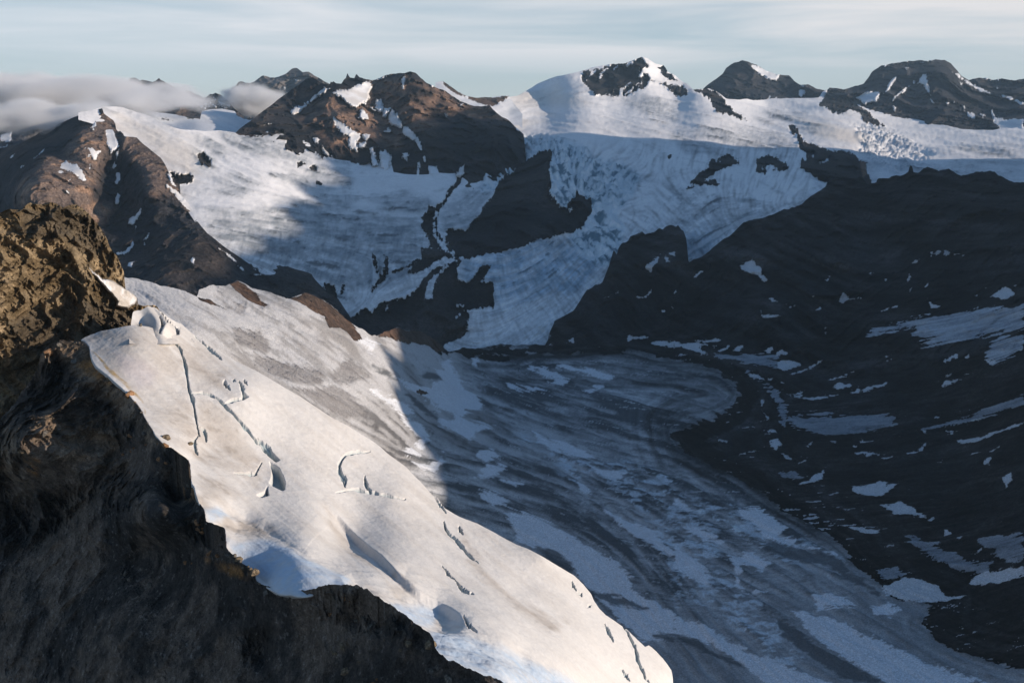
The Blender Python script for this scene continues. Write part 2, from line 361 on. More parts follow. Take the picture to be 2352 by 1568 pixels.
# ================================================================== U : upper glacier, icefall and main summit
F_ROCK_U = add(new_field(), '''R2 1390,620 1420,640 1425,700 1405,760 1420,830 1410,900 1440,940 1470,980 1520,985 1530,950 1580,890 1610,900 1640,940 1670,930 1670,1000 1650,1060 1620,1100 1560,1130 1400,1180 1250,1230 1000,1290 900,1310 830,1290 790,1250 760,1200 770,1120 830,1130 880,1130 930,1080 980,1020 1000,960 1070,900 1070,860 1100,820 1130,790 1200,740 1280,680 1340,640;
R2 840,790 862,798 835,850 795,890 770,940 715,1000 700,1060 712,1150 760,1220 860,1312 800,1310 740,1290 720,1240 650,1240 660,1200 600,1120 610,1050 650,990 640,975 700,985 760,920 780,870 820,830;
R2 610,1235 660,1240 720,1240 745,1290 680,1330 600,1390 530,1400 520,1385 560,1350 610,1290;
R5 130,460 180,410 260,350 330,330 400,320 500,300 560,260 600,200 640,160 700,110 830,70 860,60 830,110 840,180 900,210 980,110 1030,90 1040,110 1000,170 970,200 1055,200 1060,350 960,360 880,370 900,400 890,480 900,500 860,540 740,600 500,660 100,640;
R2 300,1280 322,1300 340,1400 352,1430 322,1400;372,1290 392,1310 398,1380 372,1440 352,1430 375,1370;
R5 610,40 520,110 400,150 360,190 300,270 275,270 340,180 380,150 520,90;0,210 60,215 75,300 60,380 20,340 0,330;105,215 125,215 115,270 95,275;
R3 230,700 330,650 400,680 410,710 300,740 230,790 150,850 90,830 150,780 210,740;90,860 200,820 250,815 305,852 200,845;520,690 600,665 650,680 720,730 722,755 650,765 610,745 570,780 515,760;
R1 1065,770 1100,790 1180,775 1212,790 1200,820 1150,848 1100,852;1230,665 1280,640 1310,690 1325,740 1270,720;
Z3 960,1090 1000,1020 1100,1070 1190,1120 1180,1175 1100,1155 1000,1140;1290,1060 1380,1110 1440,1230 1390,1235 1300,1170;1100,1300 1150,1265 1188,1290 1170,1312 1120,1342;1320,1500 1350,1490 1400,1530 1330,1535;1220,1330 1300,1320 1340,1340 1330,1400 1240,1370;
Z3 410,935 560,860 690,855 760,905 700,985 540,990;
Z2 1130,230 1160,180 1225,172 1300,162 1370,135 1500,118 1590,78 1630,60 1700,130 1660,160 1650,190 1700,230 1735,270 1700,280 1650,330 1600,350 1540,380 1480,390 1380,390 1300,380 1250,385 1220,350 1140,290;
1790,155 1830,132 1860,190 1900,215 1940,268 1870,262 1820,200;1810,293 1840,286 1900,308 1990,322 2033,378 1940,397 1890,355 1840,315;2070,350 2120,333 2230,338 2280,360 2352,430 2352,550 2290,530 2230,450 2190,380 2100,362;1866,896 1890,898 1886,914 1870,912;1652,565 1675,580 1665,588;
R3 0,230 50,235 85,260 80,285 30,292 0,285;110,260 150,243 240,248 270,285 320,335 420,408 455,442 340,405 290,390 240,350 210,290;
915,350 960,255 975,235 1010,243 1040,260 1060,290 1150,345 1190,362 1230,400 1280,440 1322,478 1265,468 1190,445 1170,400 1110,372 1050,400 1000,395 950,368''')
sub(F_ROCK_U, '''Z2 1178,262 1215,190 1252,182 1200,240;1270,262 1300,180 1342,160 1290,240;1508,132 1590,82 1560,125 1520,137;1385,177 1430,145 1440,155 1400,182;1610,192 1625,150 1630,180;1615,237 1640,190 1660,222;
1368,392 1405,320 1420,320 1385,392;1430,392 1460,330 1540,288 1520,310 1450,395;1490,386 1570,320 1640,278 1650,285 1580,330 1520,385;
R5 620,310 670,300 680,230 720,150 780,90 745,100 660,190 630,250;810,335 870,335 875,345 830,350;820,420 845,395 850,400 830,425;250,345 270,320 330,305 340,325 290,385 270,380;370,385 400,340 390,380;
R2 760,1190 778,1200 775,1230;600,1120 640,1160 630,1170;690,1000 720,1000 690,1060 700,1150 800,1270 835,1305 760,1260 690,1180 680,1080;1380,625 1400,622 1395,635;
R3 270,700 300,680 290,705;550,740 580,735 600,710 640,745 600,760;360,760 400,745 410,755;Z3 560,920 640,905 770,905 700,980 620,985;
R2 1530,990 1550,980 1560,1000 1540,1020''')
F_FALL = add(new_field(), '''R2 1700,690 1850,740 1960,800 1900,900 1800,1000 1850,1120 1830,1240 1780,1330 1700,1320 1600,1250 1560,1160 1660,1060 1690,950 1640,850;R2 1050,800 1180,700 1240,650 1230,600 1160,640 1080,720 1000,800;R2 1180,640 1250,560 1400,560 1500,640 1700,700 1830,760 1900,800 1800,900 1720,1000 1760,1100 1800,1200 1760,1300 1650,1220 1600,1130 1650,1070 1680,930 1600,880 1500,990 1410,900 1405,760 1430,640 1380,610 1250,680 1120,790 1040,860 1000,860 1080,780 1160,720;
R2 1350,560 1500,640 1650,690 1640,640 1450,570''', off=8)
F_BLOCK = add(new_field(), '''R3 1130,470 1300,480 1480,580 1620,650 1500,720 1400,760 1280,720 1150,640 1180,560;1000,640 1100,700 1150,800 1220,830 1100,690''', off=4)
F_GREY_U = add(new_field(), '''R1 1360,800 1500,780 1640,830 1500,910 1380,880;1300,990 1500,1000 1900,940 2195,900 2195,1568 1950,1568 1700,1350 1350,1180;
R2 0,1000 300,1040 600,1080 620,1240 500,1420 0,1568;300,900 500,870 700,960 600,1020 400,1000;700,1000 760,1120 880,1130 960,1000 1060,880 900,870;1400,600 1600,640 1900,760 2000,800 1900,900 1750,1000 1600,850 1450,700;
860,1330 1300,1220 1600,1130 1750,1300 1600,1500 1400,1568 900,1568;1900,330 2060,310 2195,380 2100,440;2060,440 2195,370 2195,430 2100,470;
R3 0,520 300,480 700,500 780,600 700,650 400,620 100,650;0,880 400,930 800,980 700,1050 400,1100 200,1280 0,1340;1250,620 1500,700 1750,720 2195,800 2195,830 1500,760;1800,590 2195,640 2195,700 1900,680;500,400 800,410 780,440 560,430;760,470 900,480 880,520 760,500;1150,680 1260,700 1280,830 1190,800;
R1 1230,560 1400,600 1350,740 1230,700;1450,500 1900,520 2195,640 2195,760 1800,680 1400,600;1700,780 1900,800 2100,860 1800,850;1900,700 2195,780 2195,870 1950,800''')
F_TAN_U = add(new_field(), 'R1 740,430 900,480 1100,560 1250,640 1200,780 1060,720 900,580 700,470;R2 1180,260 1300,240 1560,290 1620,320 1400,360 1200,350;1150,470 1300,510 1200,560;1200,1220 1500,1100 1560,1140 1300,1260;R3 850,430 1150,520 1200,640 900,560', 60)
F_K = add(new_field(), 'R3 714,470 745,470 772,500 792,545 812,572 900,605 950,622 1040,638 1120,652 1162,678 1182,700 1204,708 1212,770 1232,790 1240,860 960,860 960,835 900,812 870,792 850,770 790,740 800,700 830,650 782,612 775,560 740,515')
sub(F_K, 'R3 745,520 770,530 775,555 750,540;800,690 860,655 870,665 830,690;910,705 960,685 965,692 920,707')
F_KORANGE = add(new_field(), 'R3 1165,690 1205,700 1215,780 1185,800 1170,740')
def paint_U(u, v, x, y, z):
    d = np.sqrt(x * x + y * y)
    wu, wv = warp(u, v, x / d * 60, y / d * 60 , v / 24, 1.0, 2.2)
    kk = samp(F_K, wu, wv); rk = np.maximum(samp(F_ROCK_U, wu, wv), kk) + finger(u, v)
    lf, lm, lc = samp(LF, u, v), samp(LM, u, v), samp(LC, u, v); lx, ly = samp(LX, u, v), samp(LY, u, v); lh_ = .6 * lf + .5 * lm
    big = fbm(x / 500, y / 500, z / 160, 5)
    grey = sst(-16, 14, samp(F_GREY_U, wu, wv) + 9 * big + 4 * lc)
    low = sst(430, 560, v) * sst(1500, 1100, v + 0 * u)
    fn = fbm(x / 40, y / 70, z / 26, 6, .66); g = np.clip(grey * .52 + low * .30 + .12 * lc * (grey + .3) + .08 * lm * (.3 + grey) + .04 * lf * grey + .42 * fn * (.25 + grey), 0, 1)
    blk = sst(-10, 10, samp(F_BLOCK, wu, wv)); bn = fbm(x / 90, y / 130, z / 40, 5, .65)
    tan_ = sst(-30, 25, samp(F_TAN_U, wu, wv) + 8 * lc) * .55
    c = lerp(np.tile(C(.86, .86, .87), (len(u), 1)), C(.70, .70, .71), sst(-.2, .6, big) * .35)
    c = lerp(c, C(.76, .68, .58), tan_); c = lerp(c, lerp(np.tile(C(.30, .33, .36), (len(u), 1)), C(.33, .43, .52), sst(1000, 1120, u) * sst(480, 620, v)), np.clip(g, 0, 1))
    rip = sst(1180, 1300, u) * sst(310, 360, v) * sst(2000, 1800, u); tng = sst(470, 560, v)
    c = np.clip(c * (1 + (.13 * lx + .08 * ly) * np.maximum(rip, .5 * tng))[:, None] * (1 + .22 * np.clip(lh_ * tng, -1.6, 1.6))[:, None], .03, .9)
    streak = sst(.9, 1.9, .75 * lm + .4 * lf + 1.0 * fn) * np.clip(g + .15, 0, 1); c = lerp(c, C(.08, .09, .10), streak * .75)
    white = sst(1.2, 2.0, lc) * sst(.3, .8, g); c = lerp(c, SNOW, white * .55)
    fall = sst(-8, 8, samp(F_FALL, wu, wv)); c = lerp(c, C(.66, .76, .82), fall * .8)
    cb = fbm(x / 45, y / 60, z / 30, 5, .65); c = lerp(c, C(.10, .19, .25), fall * sst(.15, .95, -.35 * lx - .25 * ly + 1.5 * cb) * .9); c = lerp(c, C(.88, .90, .92), fall * sst(.2, 1.0, .4 * lx - 1.3 * cb) * .85)  # crevasse shade and bright block faces painted into the ice colour
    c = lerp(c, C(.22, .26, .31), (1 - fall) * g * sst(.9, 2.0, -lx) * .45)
    c = lerp(c, C(.26, .30, .35), blk * sst(.05, .5, bn) * .75)
    rc = rockcol(u, v, x, y, z, 260, BLACKROCK * .7, C(.045, .041, .040), .9, .5)
    rc = lerp(rc, BROWN * 1.3, sst(-2, 3, samp(F_KORANGE, u, v)))
    rc = lerp(rc, RUST * .9, sst(10, 40, 330 - v) * sst(760, 640, u) * .9)
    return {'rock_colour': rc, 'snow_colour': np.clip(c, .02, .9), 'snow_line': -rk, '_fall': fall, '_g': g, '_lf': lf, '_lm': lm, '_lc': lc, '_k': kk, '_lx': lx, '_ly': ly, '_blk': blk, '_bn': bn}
def relief_U(u, v, x, y, z, A):
    rock = sst(-3, 5, -A['snow_line']); d = np.sqrt(x * x + y * y)
    r = ridged(x / 220, y / 220, z / 260, 6)
    dt = -.05 * sst(0, 22, A['_k']) - rock * (r - .35) * .018 * 1.6 + rock * .004 * sst(0, 14, -A['snow_line'])
    f = A['_fall']
    cre = ridged(x / 75, y / 110, z / 60, 4)
    dz = A['_blk'] * np.clip(A['_bn'], -.6, .6) * 26 + f * ((cre - .5) * 22 + A['_lx'] * 5 + A['_ly'] * 4 + fbm(x / 45, y / 60, z / 30, 5, .65) * 16) * (d / 6000) + (1 - rock) * (fbm(x / 420, y / 620, z / 300, 5) * 9 * (d / 6000) + A['_lm'] * (1.2 + 2.2 * A['_g']) * (d / 6000) * .8 + A['_lc'] * 1.4)
    return dt, dz
SIL_U = '''Z1 -600,900 0,860 700,760 1000,700 1180,655 1300,650 1400,662 1560,718 1700,762 1880,852 2000,890 2281,912 Z3 60,915 380,928 420,950 540,965 700,970 760,925 820,930 940,945 1130,930 1170,985 1250,995 1300,1100 1400,1215
1560,1250 1700,1268 1800,1245 1900,1150 1960,1105 R2 300,650 340,640 R2 410,680 430,770 560,782 640,785 720,775 800,775 850,765 950,830 1000,770 1004,400 1040,352 R2 1080,345 R2 1100,330
Z2 400,430 430,425 480,405 580,387 650,350 750,290 850,250 1000,215 1120,185 1220,152 1340,138 1380,130 1500,118 1600,75 1640,60 1690,70 1750,115 1830,135 1860,185 1930,230 2000,280 2030,292 2080,345 2120,335 2200,333 R3 150,245 200,235 240,245 285,268 R3 330,300 430,310 520,320 620,312 760,300 850,300 905,296 930,272 960,255 975,236 1010,243 1040,262 1062,288 1150,332 1290,350 1370,368 1440,385 1520,430 1650,465 1800,490 2000,500 2050,490 2195,482 2500,470 3200,450'''
SV_U = Survey('''1280,790,3800 1150,797,3780 1020,805,3800 800,800,3500 1350,560,4700 1300,350,5800 1450,450,5300 1600,540,4750 1700,505,4800 1850,440,5150 1500,330,6800 1400,262,8500 1260,262,8800 1750,380,6300 1600,310,7300
1185,216,9600 1290,178,9900 1340,160,10050 1475,133,10150 1440,220,9500 1600,205,9900 1560,250,9200 1650,240,9300 1760,238,10700 1900,238,10700 1850,290,8700 2050,340,7800 2200,380,6800 2352,400,6300 2352,300,9300 2130,290,9800
450,520,3900 470,540,3850 600,400,4650 300,270,5000 250,250,5000 400,290,5000 550,300,5400 700,340,5500 800,380,5500 1000,402,5350 900,450,5000 700,480,4500 740,600,4000 850,600,4150 800,720,3720 950,560,4450 1000,480,4900
1100,430,5350 1180,350,6300 1210,320,6900 1150,500,4780 1050,590,4350 1300,520,4850 1100,700,3950 900,760,3750 1000,660,4050 350,420,4300 1480,600,4400 1400,680,4080 1990,395,6100 1940,330,7500 2700,400,6000 2700,300,9000''')
M_FAR = terrain_mat('glacier_and_rock', 6.0, .40, .16, (.86, 1.10))
def split_U(fu, fv):
    lab = np.zeros(len(fu), int)
    rk = samp(F_ROCK_U, fu, fv); lab[samp(F_K, fu, fv) > 0] = 5
    lab[(rk > 0) & (fu > 1040) & (fu < 1380) & (fv > 330) & (fv < 592)] = 1
    lab[(rk > 0) & (fu > 780) & (fu < 1150) & (fv > 570)] = 2
    lab[(fv < 226) & (fu > 1330) & (fu < 1600)] = 3
    lab[(rk > -1) & (fu > 1880) & (fu < 2040) & (fv < 292)] = 4
    return lab
UB = lambda u: np.interp(u, [180, 240, 262, 290, 330, 400, 455, 540, 620, 720, 760, 1240, 1262, 1300, 1400, 1430, 1500, 1580, 1600, 1700, 1900, 1990, 2400], [275, 290, 300, 330, 360, 440, 520, 590, 640, 700, 820, 820, 810, 760, 660, 590, 545, 640, 600, 530, 450, 430, 450])
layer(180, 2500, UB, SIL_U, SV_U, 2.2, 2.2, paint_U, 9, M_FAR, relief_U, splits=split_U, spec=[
    ('glacier', 'broad white glacier plateau pouring down a blue icefall into the shaded valley', 'glacier', 'structure'),
    ('rock_buttress', 'dark bare rock buttress surrounded by the blue icefall on both sides', 'rock', 'structure'),
    ('rock_slope', 'dark rounded rock slope below the left hand glacier tongue', 'rock', 'structure'),
    ('snow_peak', 'highest pointed snow peak with a dark rock face and a smooth white shoulder', 'mountain', 'structure'),
    ('rock_ridge', 'small dark rock ridge rising from the snowfield before the flat topped mountain', 'rock', 'structure'),
    ('nunatak', 'long dark rock rib with an orange cliff end between the two snowfields', 'rock', 'structure')])

# ================================================================== F : the jagged rock massif in the middle distance
F_SNOW_F = add(new_field(), '''Z3 1510,490 1600,452 1740,430 1830,372 1900,352 1950,380 1962,430 1920,490 1930,560 1900,600 1850,625 1780,660 1700,642 1670,600 1600,540;1940,350 2050,318 2180,266 2210,262 2090,322 1990,348;1990,570 2060,565 2085,610 2075,700 2050,720 1990,690;
1880,620 1960,660 2050,720 1990,700;1510,748 1560,800 1700,890 1820,950 1832,1020 1785,1060 1800,1120 1795,1172 1700,1110 1680,1050 1690,1000 1600,920 1540,860;1820,958 1930,960 1940,1000 1900,1040 1860,1010;1795,1130 1810,1062 1892,1070 1870,1125;
1018,720 1050,655 1160,638 1270,560 1350,488 1440,438 1505,435 1400,505 1300,575 1200,665 1060,745;2150,800 2190,672 2232,720 2262,800 2290,905 2200,860;1830,690 1860,670 1920,780 1860,792 1800,772;700,852 840,826 830,842;1950,870 1968,842 1978,890 1955,895;2095,925 2150,888 2172,930 2140,952;2080,670 2170,670 2130,760 2080,780;
1940,1110 1970,1110 2000,1200 2045,1330 1950,1350;2045,1150 2110,1145 2190,1220 2150,1400 2060,1340;1300,1010 1370,1018 1352,1082;1395,1085 1450,1165 1520,1240 1420,1200;
R2 485,650 500,645 518,655 505,695 490,685;580,690 596,700 588,780 600,800 575,790;400,440 430,370 482,450 480,495 440,480;490,480 540,500 602,580 610,650 592,625 560,572 520,552 490,520;650,212 720,218 800,258 870,290 920,310 1005,352 920,348 830,312 760,252 690,235;838,340 872,333 862,352;
1180,468 1215,475 1212,508 1195,500;705,385 718,388 714,400;752,400 762,400 758,414;480,175 500,170 492,250 475,250;640,720 700,735 722,775 700,800 650,790;820,790 880,700 870,780 840,800;610,660 630,680 625,700''')
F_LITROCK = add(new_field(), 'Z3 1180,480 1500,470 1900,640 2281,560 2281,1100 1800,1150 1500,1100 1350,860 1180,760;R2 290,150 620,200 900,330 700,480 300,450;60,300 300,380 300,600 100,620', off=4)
def paint_F(u, v, x, y, z):
    wu, wv = warp(u, v, x, y, z, 130, 2.4); s = samp(F_SNOW_F, wu, wv) + .8 * finger(u, v, 3.0)
    gul = ridged(x / 160, z / 420, y / 300, 4)
    rc = rockcol(u, v, x, y, z, 240, C(.022, .023, .027), C(.058, .049, .046), .75, .5)
    rc = lerp(rc, C(.27, .175, .125), sst(-14, 22, samp(F_LITROCK, wu, wv) + 8 * gul) * np.clip(.15 + 1.1 * gul + .5 * fbm(x / 130, y / 130, z / 60, 4), .05, .85))  # sunlit spurs and facets painted as warmer, lighter rock
    sc = lerp(np.tile(SNOW, (len(u), 1)), OLDSNOW, sst(-.3, .5, fbm(x / 150, z / 60, y / 150, 4)) * .7)
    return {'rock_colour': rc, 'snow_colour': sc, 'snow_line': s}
def relief_F(u, v, x, y, z, A):
    rock = sst(5, -4, A['snow_line'])
    g = ridged(x / 300 + z / 900, z / 900, y / 700, 7, .6); f = ridged(x / 80, z / 170, y / 140, 6, .62)
    return -((g - .4) * .040 * (.35 + .65 * rock) + (f - .4) * .020 * rock), rock * 0
SIL_F = '''Z3 300,1000 410,935 500,860 600,790 700,710 800,640 870,580 1000,490 1100,410 1180,355 1210,330 1285,312 1330,350 1400,385 1480,397 1490,358 1505,372 1520,355 1550,380 1610,388 1640,340 1666,318 1676,268 1684,268 1706,310 1760,322 1772,290 1785,274 1820,310 1880,330 1950,345 2000,340 2080,300 2180,270 2281,262
R2 500,145 520,138 535,131 570,145 590,165 605,182 640,207 700,240 740,250 800,290 860,325 900,342 930,350 980,355 1010,347 1035,350 1055,375 1075,392 1110,420 1140,432 1160,450 1180,470 1200,490 1225,512 1245,530 1252,580 1262,700'''
SV_F = Survey('''550,300,5500 600,255,6050 720,180,6800 830,178,7000 900,172,7050 770,225,6350 800,260,6150 830,300,5950 700,240,6450 700,320,5600 640,300,5600 740,360,5480 850,390,5400 850,330,5750 880,250,6500 875,200,6900 940,165,7000 940,250,6350 925,330,5750 950,400,5330
990,250,6500 1010,200,7050 1030,300,6050 1080,410,5350 1060,360,5700 1110,235,7100 1140,270,6500 1180,320,6100 1200,330,6150 1200,300,6500 1140,390,5650 1000,410,5320 900,300,6100 1000,520,5000 700,450,5100 1200,500,5400''')
M_MID = terrain_mat('mountain_rock', 5.0, .40, .12)
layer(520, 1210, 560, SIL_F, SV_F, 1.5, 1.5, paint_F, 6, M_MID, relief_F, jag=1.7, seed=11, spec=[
    ('rocky_mountain', 'jagged brown rock mountain streaked with snow gullies and sunlit on its spurs', 'mountain', 'structure')])

# ================================================================== E : the brown ridge under the fog bank
F_SNOW_E = add(new_field(), '''Z1 1215,920 1290,902 1312,960 1332,1040 1350,1100 1290,1160 1255,1205 1240,1140 1210,1070 1210,965;1018,890 1085,822 1107,860 1072,880 1070,914 1035,890;1000,1118 1060,1120 1100,1150 1158,1150 1110,1200 1105,1262 1060,1240 1030,1180;700,1310 740,1258 780,1290 880,1310 930,1370 985,1485 900,1470 860,1410 760,1370 700,1350;
650,1370 700,1368 728,1390 690,1417;1262,1345 1300,1290 1332,1335 1290,1362;1328,1398 1365,1408 1372,1470 1340,1542 1288,1510 1340,1490;1315,1180 1347,1138 1332,1240 1318,1262;1013,1340 1030,1298 1037,1340 1020,1368;768,1500 800,1463 822,1470 790,1512;380,1238 520,1113 532,1115 400,1243;115,1225 175,1185 180,1190 122,1228;235,1340 275,1308 280,1312 240,1345;
990,1215 1015,1190 1028,1200 1000,1228;955,1120 975,1118 970,1135;1015,1440 1035,1432 1030,1455;820,1545 850,1548 845,1562;1140,1305 1165,1312 1160,1320;1930,1430 1970,1480 1980,1510 1995,1560 1960,1530;
R1 1058,783 1080,798 1092,830 1108,857 1075,850;1035,840 1060,850 1130,900 1180,960 1232,1010 1225,1035 1160,990 1100,920;713,962 735,898 753,905 742,955 720,967;798,1092 810,1048 850,1038 887,992 872,1050 832,1092;718,1277 780,1268 830,1203 840,1225 802,1277 740,1287;800,1352 810,1328 840,1328 825,1362;1187,1322 1210,1303 1230,1308 1210,1337;
1568,1327 1600,1330 1642,1380 1590,1362;1560,1400 1640,1408 1600,1412;900,1195 940,1143 932,1180;1368,1240 1450,1288 1545,1385 1440,1302;1465,1330 1545,1380 1500,1365;410,880 440,895 435,908;430,860 470,855 450,865;900,1210 915,1210 905,1228;845,1105 858,1105 852,1140;1090,1260 1115,1232 1100,1258''')
F_ELIT = add(new_field(), 'R1 640,380 725,440 720,500 660,560 640,640 600,800 560,960 700,960 640,1080 560,1060 480,960 120,960 110,880 160,790 270,700 400,690 450,600 560,470;780,545 850,550 950,640 1080,740 1050,830 1250,1010 1230,1030 1100,900 940,880 900,720 800,640', off=4)
F_EGULLY = add(new_field(), 'R1 560,950 620,960 620,1070 590,1060', off=4)
def paint_E(u, v, x, y, z):
    wu, wv = warp(u, v, x, y, z, 110, 2.2); s = samp(F_SNOW_E, wu, wv) + .5 * finger(u, v, 5.0)
    rc = rockcol(u, v, x, y, z, 180, C(.034, .034, .038), C(.066, .055, .051), .8, .4)
    lit = sst(-16, 16, samp(F_ELIT, wu, wv) + 8 * fbm(x / 200, y / 200, z / 70, 5)); n = fbm(x / 90, y / 90, z / 50 + 9, 4)
    rc = lerp(rc, lerp(np.tile(C(.20, .15, .125), (len(u), 1)), C(.40, .26, .18), sst(0, .6, n)), lit * .85)  # warm sunlight right of each crest painted into the rock colour
    sc = lerp(np.tile(SNOW, (len(u), 1)), OLDSNOW, sst(-.3, .5, fbm(x / 120, z / 60, y / 120, 4)) * .4)
    return {'rock_colour': rc, 'snow_colour': sc, 'snow_line': s}
def relief_E(u, v, x, y, z, A):
    rock = sst(6, -6, A['snow_line'])
    g = ridged(x / 260, y / 260, z / 420, 8, .6)
    f = ridged(x / 55, y / 55, z / 60, 6, .64)
    return -((g - .4) * .022 * (.3 + .7 * rock) + (f - .4) * .0085 * rock), rock * 0
SIL_E = '''Z1 -900,1500 -300,1250 0,1122 200,1080 380,990 640,850 900,750 1100,682 1165,666 1175,690 1182,722 1230,760 1290,800 1318,850 1322,900 1345,935 1370,925 1400,950 1420,985 1450,992 1560,1000 1620,1060 1700,1122 1760,1170 1830,1230 1880,1300 1920,1380 1935,1440 1990,1480 2050,1540
R1 1120,905 1180,960 1240,1080 1300,1150 1400,1228 1500,1298 1560,1338 1640,1350 1700,1310 1760,1310 1850,1335 1930,1330 1960,1420 2050,1520 2120,1560 R5 200,480 400,520'''
SV_E = Survey('''-250,420,6200 0,340,5600 100,300,5400 240,250,4900 200,310,4550 160,340,4420 147,367,4350 100,370,4280 55,410,4150 40,450,4050 0,430,4700 0,480,4500 -200,560,4400 262,290,4750 285,303,4600 330,345,4450 310,370,4350 345,440,4020 452,530,3770 380,628,3400 455,512,3900 400,430,4150
240,350,4420 220,430,4150 240,420,4300 265,380,4450 275,470,4150 270,540,3950 300,520,4000 330,580,3750 200,520,4000 300,620,3550 100,550,3900 0,600,3800 600,600,3800 560,560,3830 500,640,3450 700,690,3600 830,735,3650 720,600,4000 400,700,3300 200,700,3500 700,640,3750 400,520,3900''')
layer(-240, 905, 800, SIL_E, SV_E, 1.7, 1.7, paint_E, 5, M_MID, relief_E, jag=1.3, seed=21, spec=[
    ('brown_mountain', 'reddish brown mountain ridge with fog across its top and snow scraps in its gully', 'mountain', 'structure')])

# ================================================================== far mountains
def far_mtn(name, label, u0, u1, vb, sil, sv, snow, L, base, alt, seed, jag=1.0, rel=.02, du=1.8, nat='mountain', snowbase=SNOW, inv=False, mat=None):
    fs = add(new_field(), snow) if snow else new_field()
    def paint(u, v, x, y, z):
        wu, wv = warp(u, v, x, y, z, L * .8, 1.5); s = samp(fs, wu, wv) + .6 * finger(u, v, seed * 1.0)
        rc = rockcol(u, v, x, y, z, L, base, alt, .8, .3)
        lm = samp(LM, u, v); sc = lerp(np.tile(snowbase, (len(u), 1)), ICE, np.clip(.12 + .12 * lm, 0, .5))
        return {'rock_colour': rc, 'snow_colour': sc, 'snow_line': s if not inv else -s}
    def relief(u, v, x, y, z, A):
        rock = sst(4, -4, A['snow_line']); g = ridged(x / (L * 1.3) + z / (L * 3), y / (L * 2), z / (L * 3), 8, .6); h = ridged(x / (L * .3), y / (L * .3), z / (L * .5), 5, .62)
        return -((g - .4) * rel * 1.5 + (h - .4) * rel * .35) * (.25 + .75 * rock), rock * 0
    return layer(u0, u1, vb, sil, Survey(sv), du, du, paint, L, mat or M_FAR, relief, jag=jag, seed=seed, spec=[(name, label, nat, 'structure')])
DK = C(.030, .031, .035); DK2 = C(.062, .058, .058)
far_mtn('rock_peak', 'dark round topped rock peak with a snow cap down its right shoulder', 1590, 1935, 260,
    'R3 100,330 190,236 250,190 305,150 330,110 370,85 430,68 470,75 520,95 580,130 650,155 720,160 760,200 800,220 840,215 900,245 965,258 1060,300',
    '1620,230,11900 1712,140,12600 1660,200,12100 1760,170,12500 1800,190,12300 1850,200,12100 1900,210,12000 1700,235,11600 1800,235,11500 1900,235,11500 1760,260,11200 1640,260,11300 1730,190,12150',
    'R3 475,93 530,100 600,140 665,152 640,196 580,178 520,140;770,195 800,218 860,235 800,228;780,255 820,252 830,265 800,295 780,290;520,322 545,305 560,318;575,320 600,285 612,290 600,318;625,315 640,300 650,315', 330, DK, DK2, 31, 1.6, .028)
far_mtn('flat_topped_mountain', 'broad flat topped dark mountain with narrow snow gullies on its right side', 1880, 2480, 330,
    'R3 900,330 965,300 975,236 990,238 1060,247 1120,230 1190,210 1215,180 1240,140 1270,118 1300,100 1350,90 1420,78 1480,68 1530,64 1580,70 1640,60 1700,65 1735,82 1750,100 1775,125 1800,160 1850,190 1900,178 1960,178 2000,190 2060,180 2100,188 2130,195 2160,185 2195,180 2300,150 2500,170',
    '1905,215,11500 1950,200,12000 2000,170,12300 2040,150,12500 2130,138,12600 2190,150,12600 2230,185,12400 2350,180,12600 2450,180,12600 1950,235,11100 2050,245,10700 2130,290,10000 2290,300,9700 2352,295,9500 2100,200,11700 2180,230,10900 2160,180,11500 2250,240,11000 2200,320,9300 1900,260,10800 2040,210,11200 2450,300,9400',
    'R3 1745,138 1780,150 1850,195 1985,272 1920,262 1830,205;1555,158 1582,152 1602,230 1610,285 1580,250 1560,213 1518,222;1313,275 1350,210 1400,162 1382,202 1340,262;1378,292 1480,228 1430,270 1390,300 1360,325;1140,300 1220,258 1292,270 1272,320 1200,340;1838,390 1892,398 1888,432 1850,430;1808,350 1828,350 1824,394;1983,358 2000,385 2020,425 2100,435 2195,432 2195,500 2060,500 2010,460;2058,280 2110,295 2195,330 2195,347 2130,320 2060,292;1920,398 1952,405 1940,428;1500,195 1515,195 1505,215;1550,85 1640,62 1600,66;1310,95 1340,92 1325,102;1365,92 1480,70 1420,85;1450,120 1470,115 1460,130;1600,300 1640,340 1625,330;1590,215 1560,180 1570,178;1700,180 1712,182 1705,190;1750,320 1765,325 1755,335;1790,200 1815,210 1800,218;1370,350 1395,360 1385,385;1700,330 1722,332 1710,340;2020,235 2035,240 2025,246;1925,165 2040,190 1960,182', 340, DK, DK2, 33, 1.8, .032)
far_mtn('snowfield', 'sunlit white snowfield sloping behind the rock massif to a brown saddle', 1000, 1200, 300,
    'R2 640,230 660,212 700,204 735,197 760,208 790,230 830,260 880,285 950,300 1000,297 1030,298 1080,292 1110,288 1150,287 1160,300 1250,420',
    '1000,190,8800 1020,188,8900 1100,225,8600 1160,225,8700 1020,215,8300 1100,250,7900 1170,260,8200 1000,300,7200 1200,300,7500',
    'R2 740,195 770,215 830,262 870,285 900,290 870,295 810,270 750,225;900,290 1060,300 1150,285 1150,300 1090,330 1060,355 1000,345 950,325 900,305', 260, BROWN, C(.10, .075, .06), 35, 1.2, .015, 1.6, 'snowfield', SNOW, True)
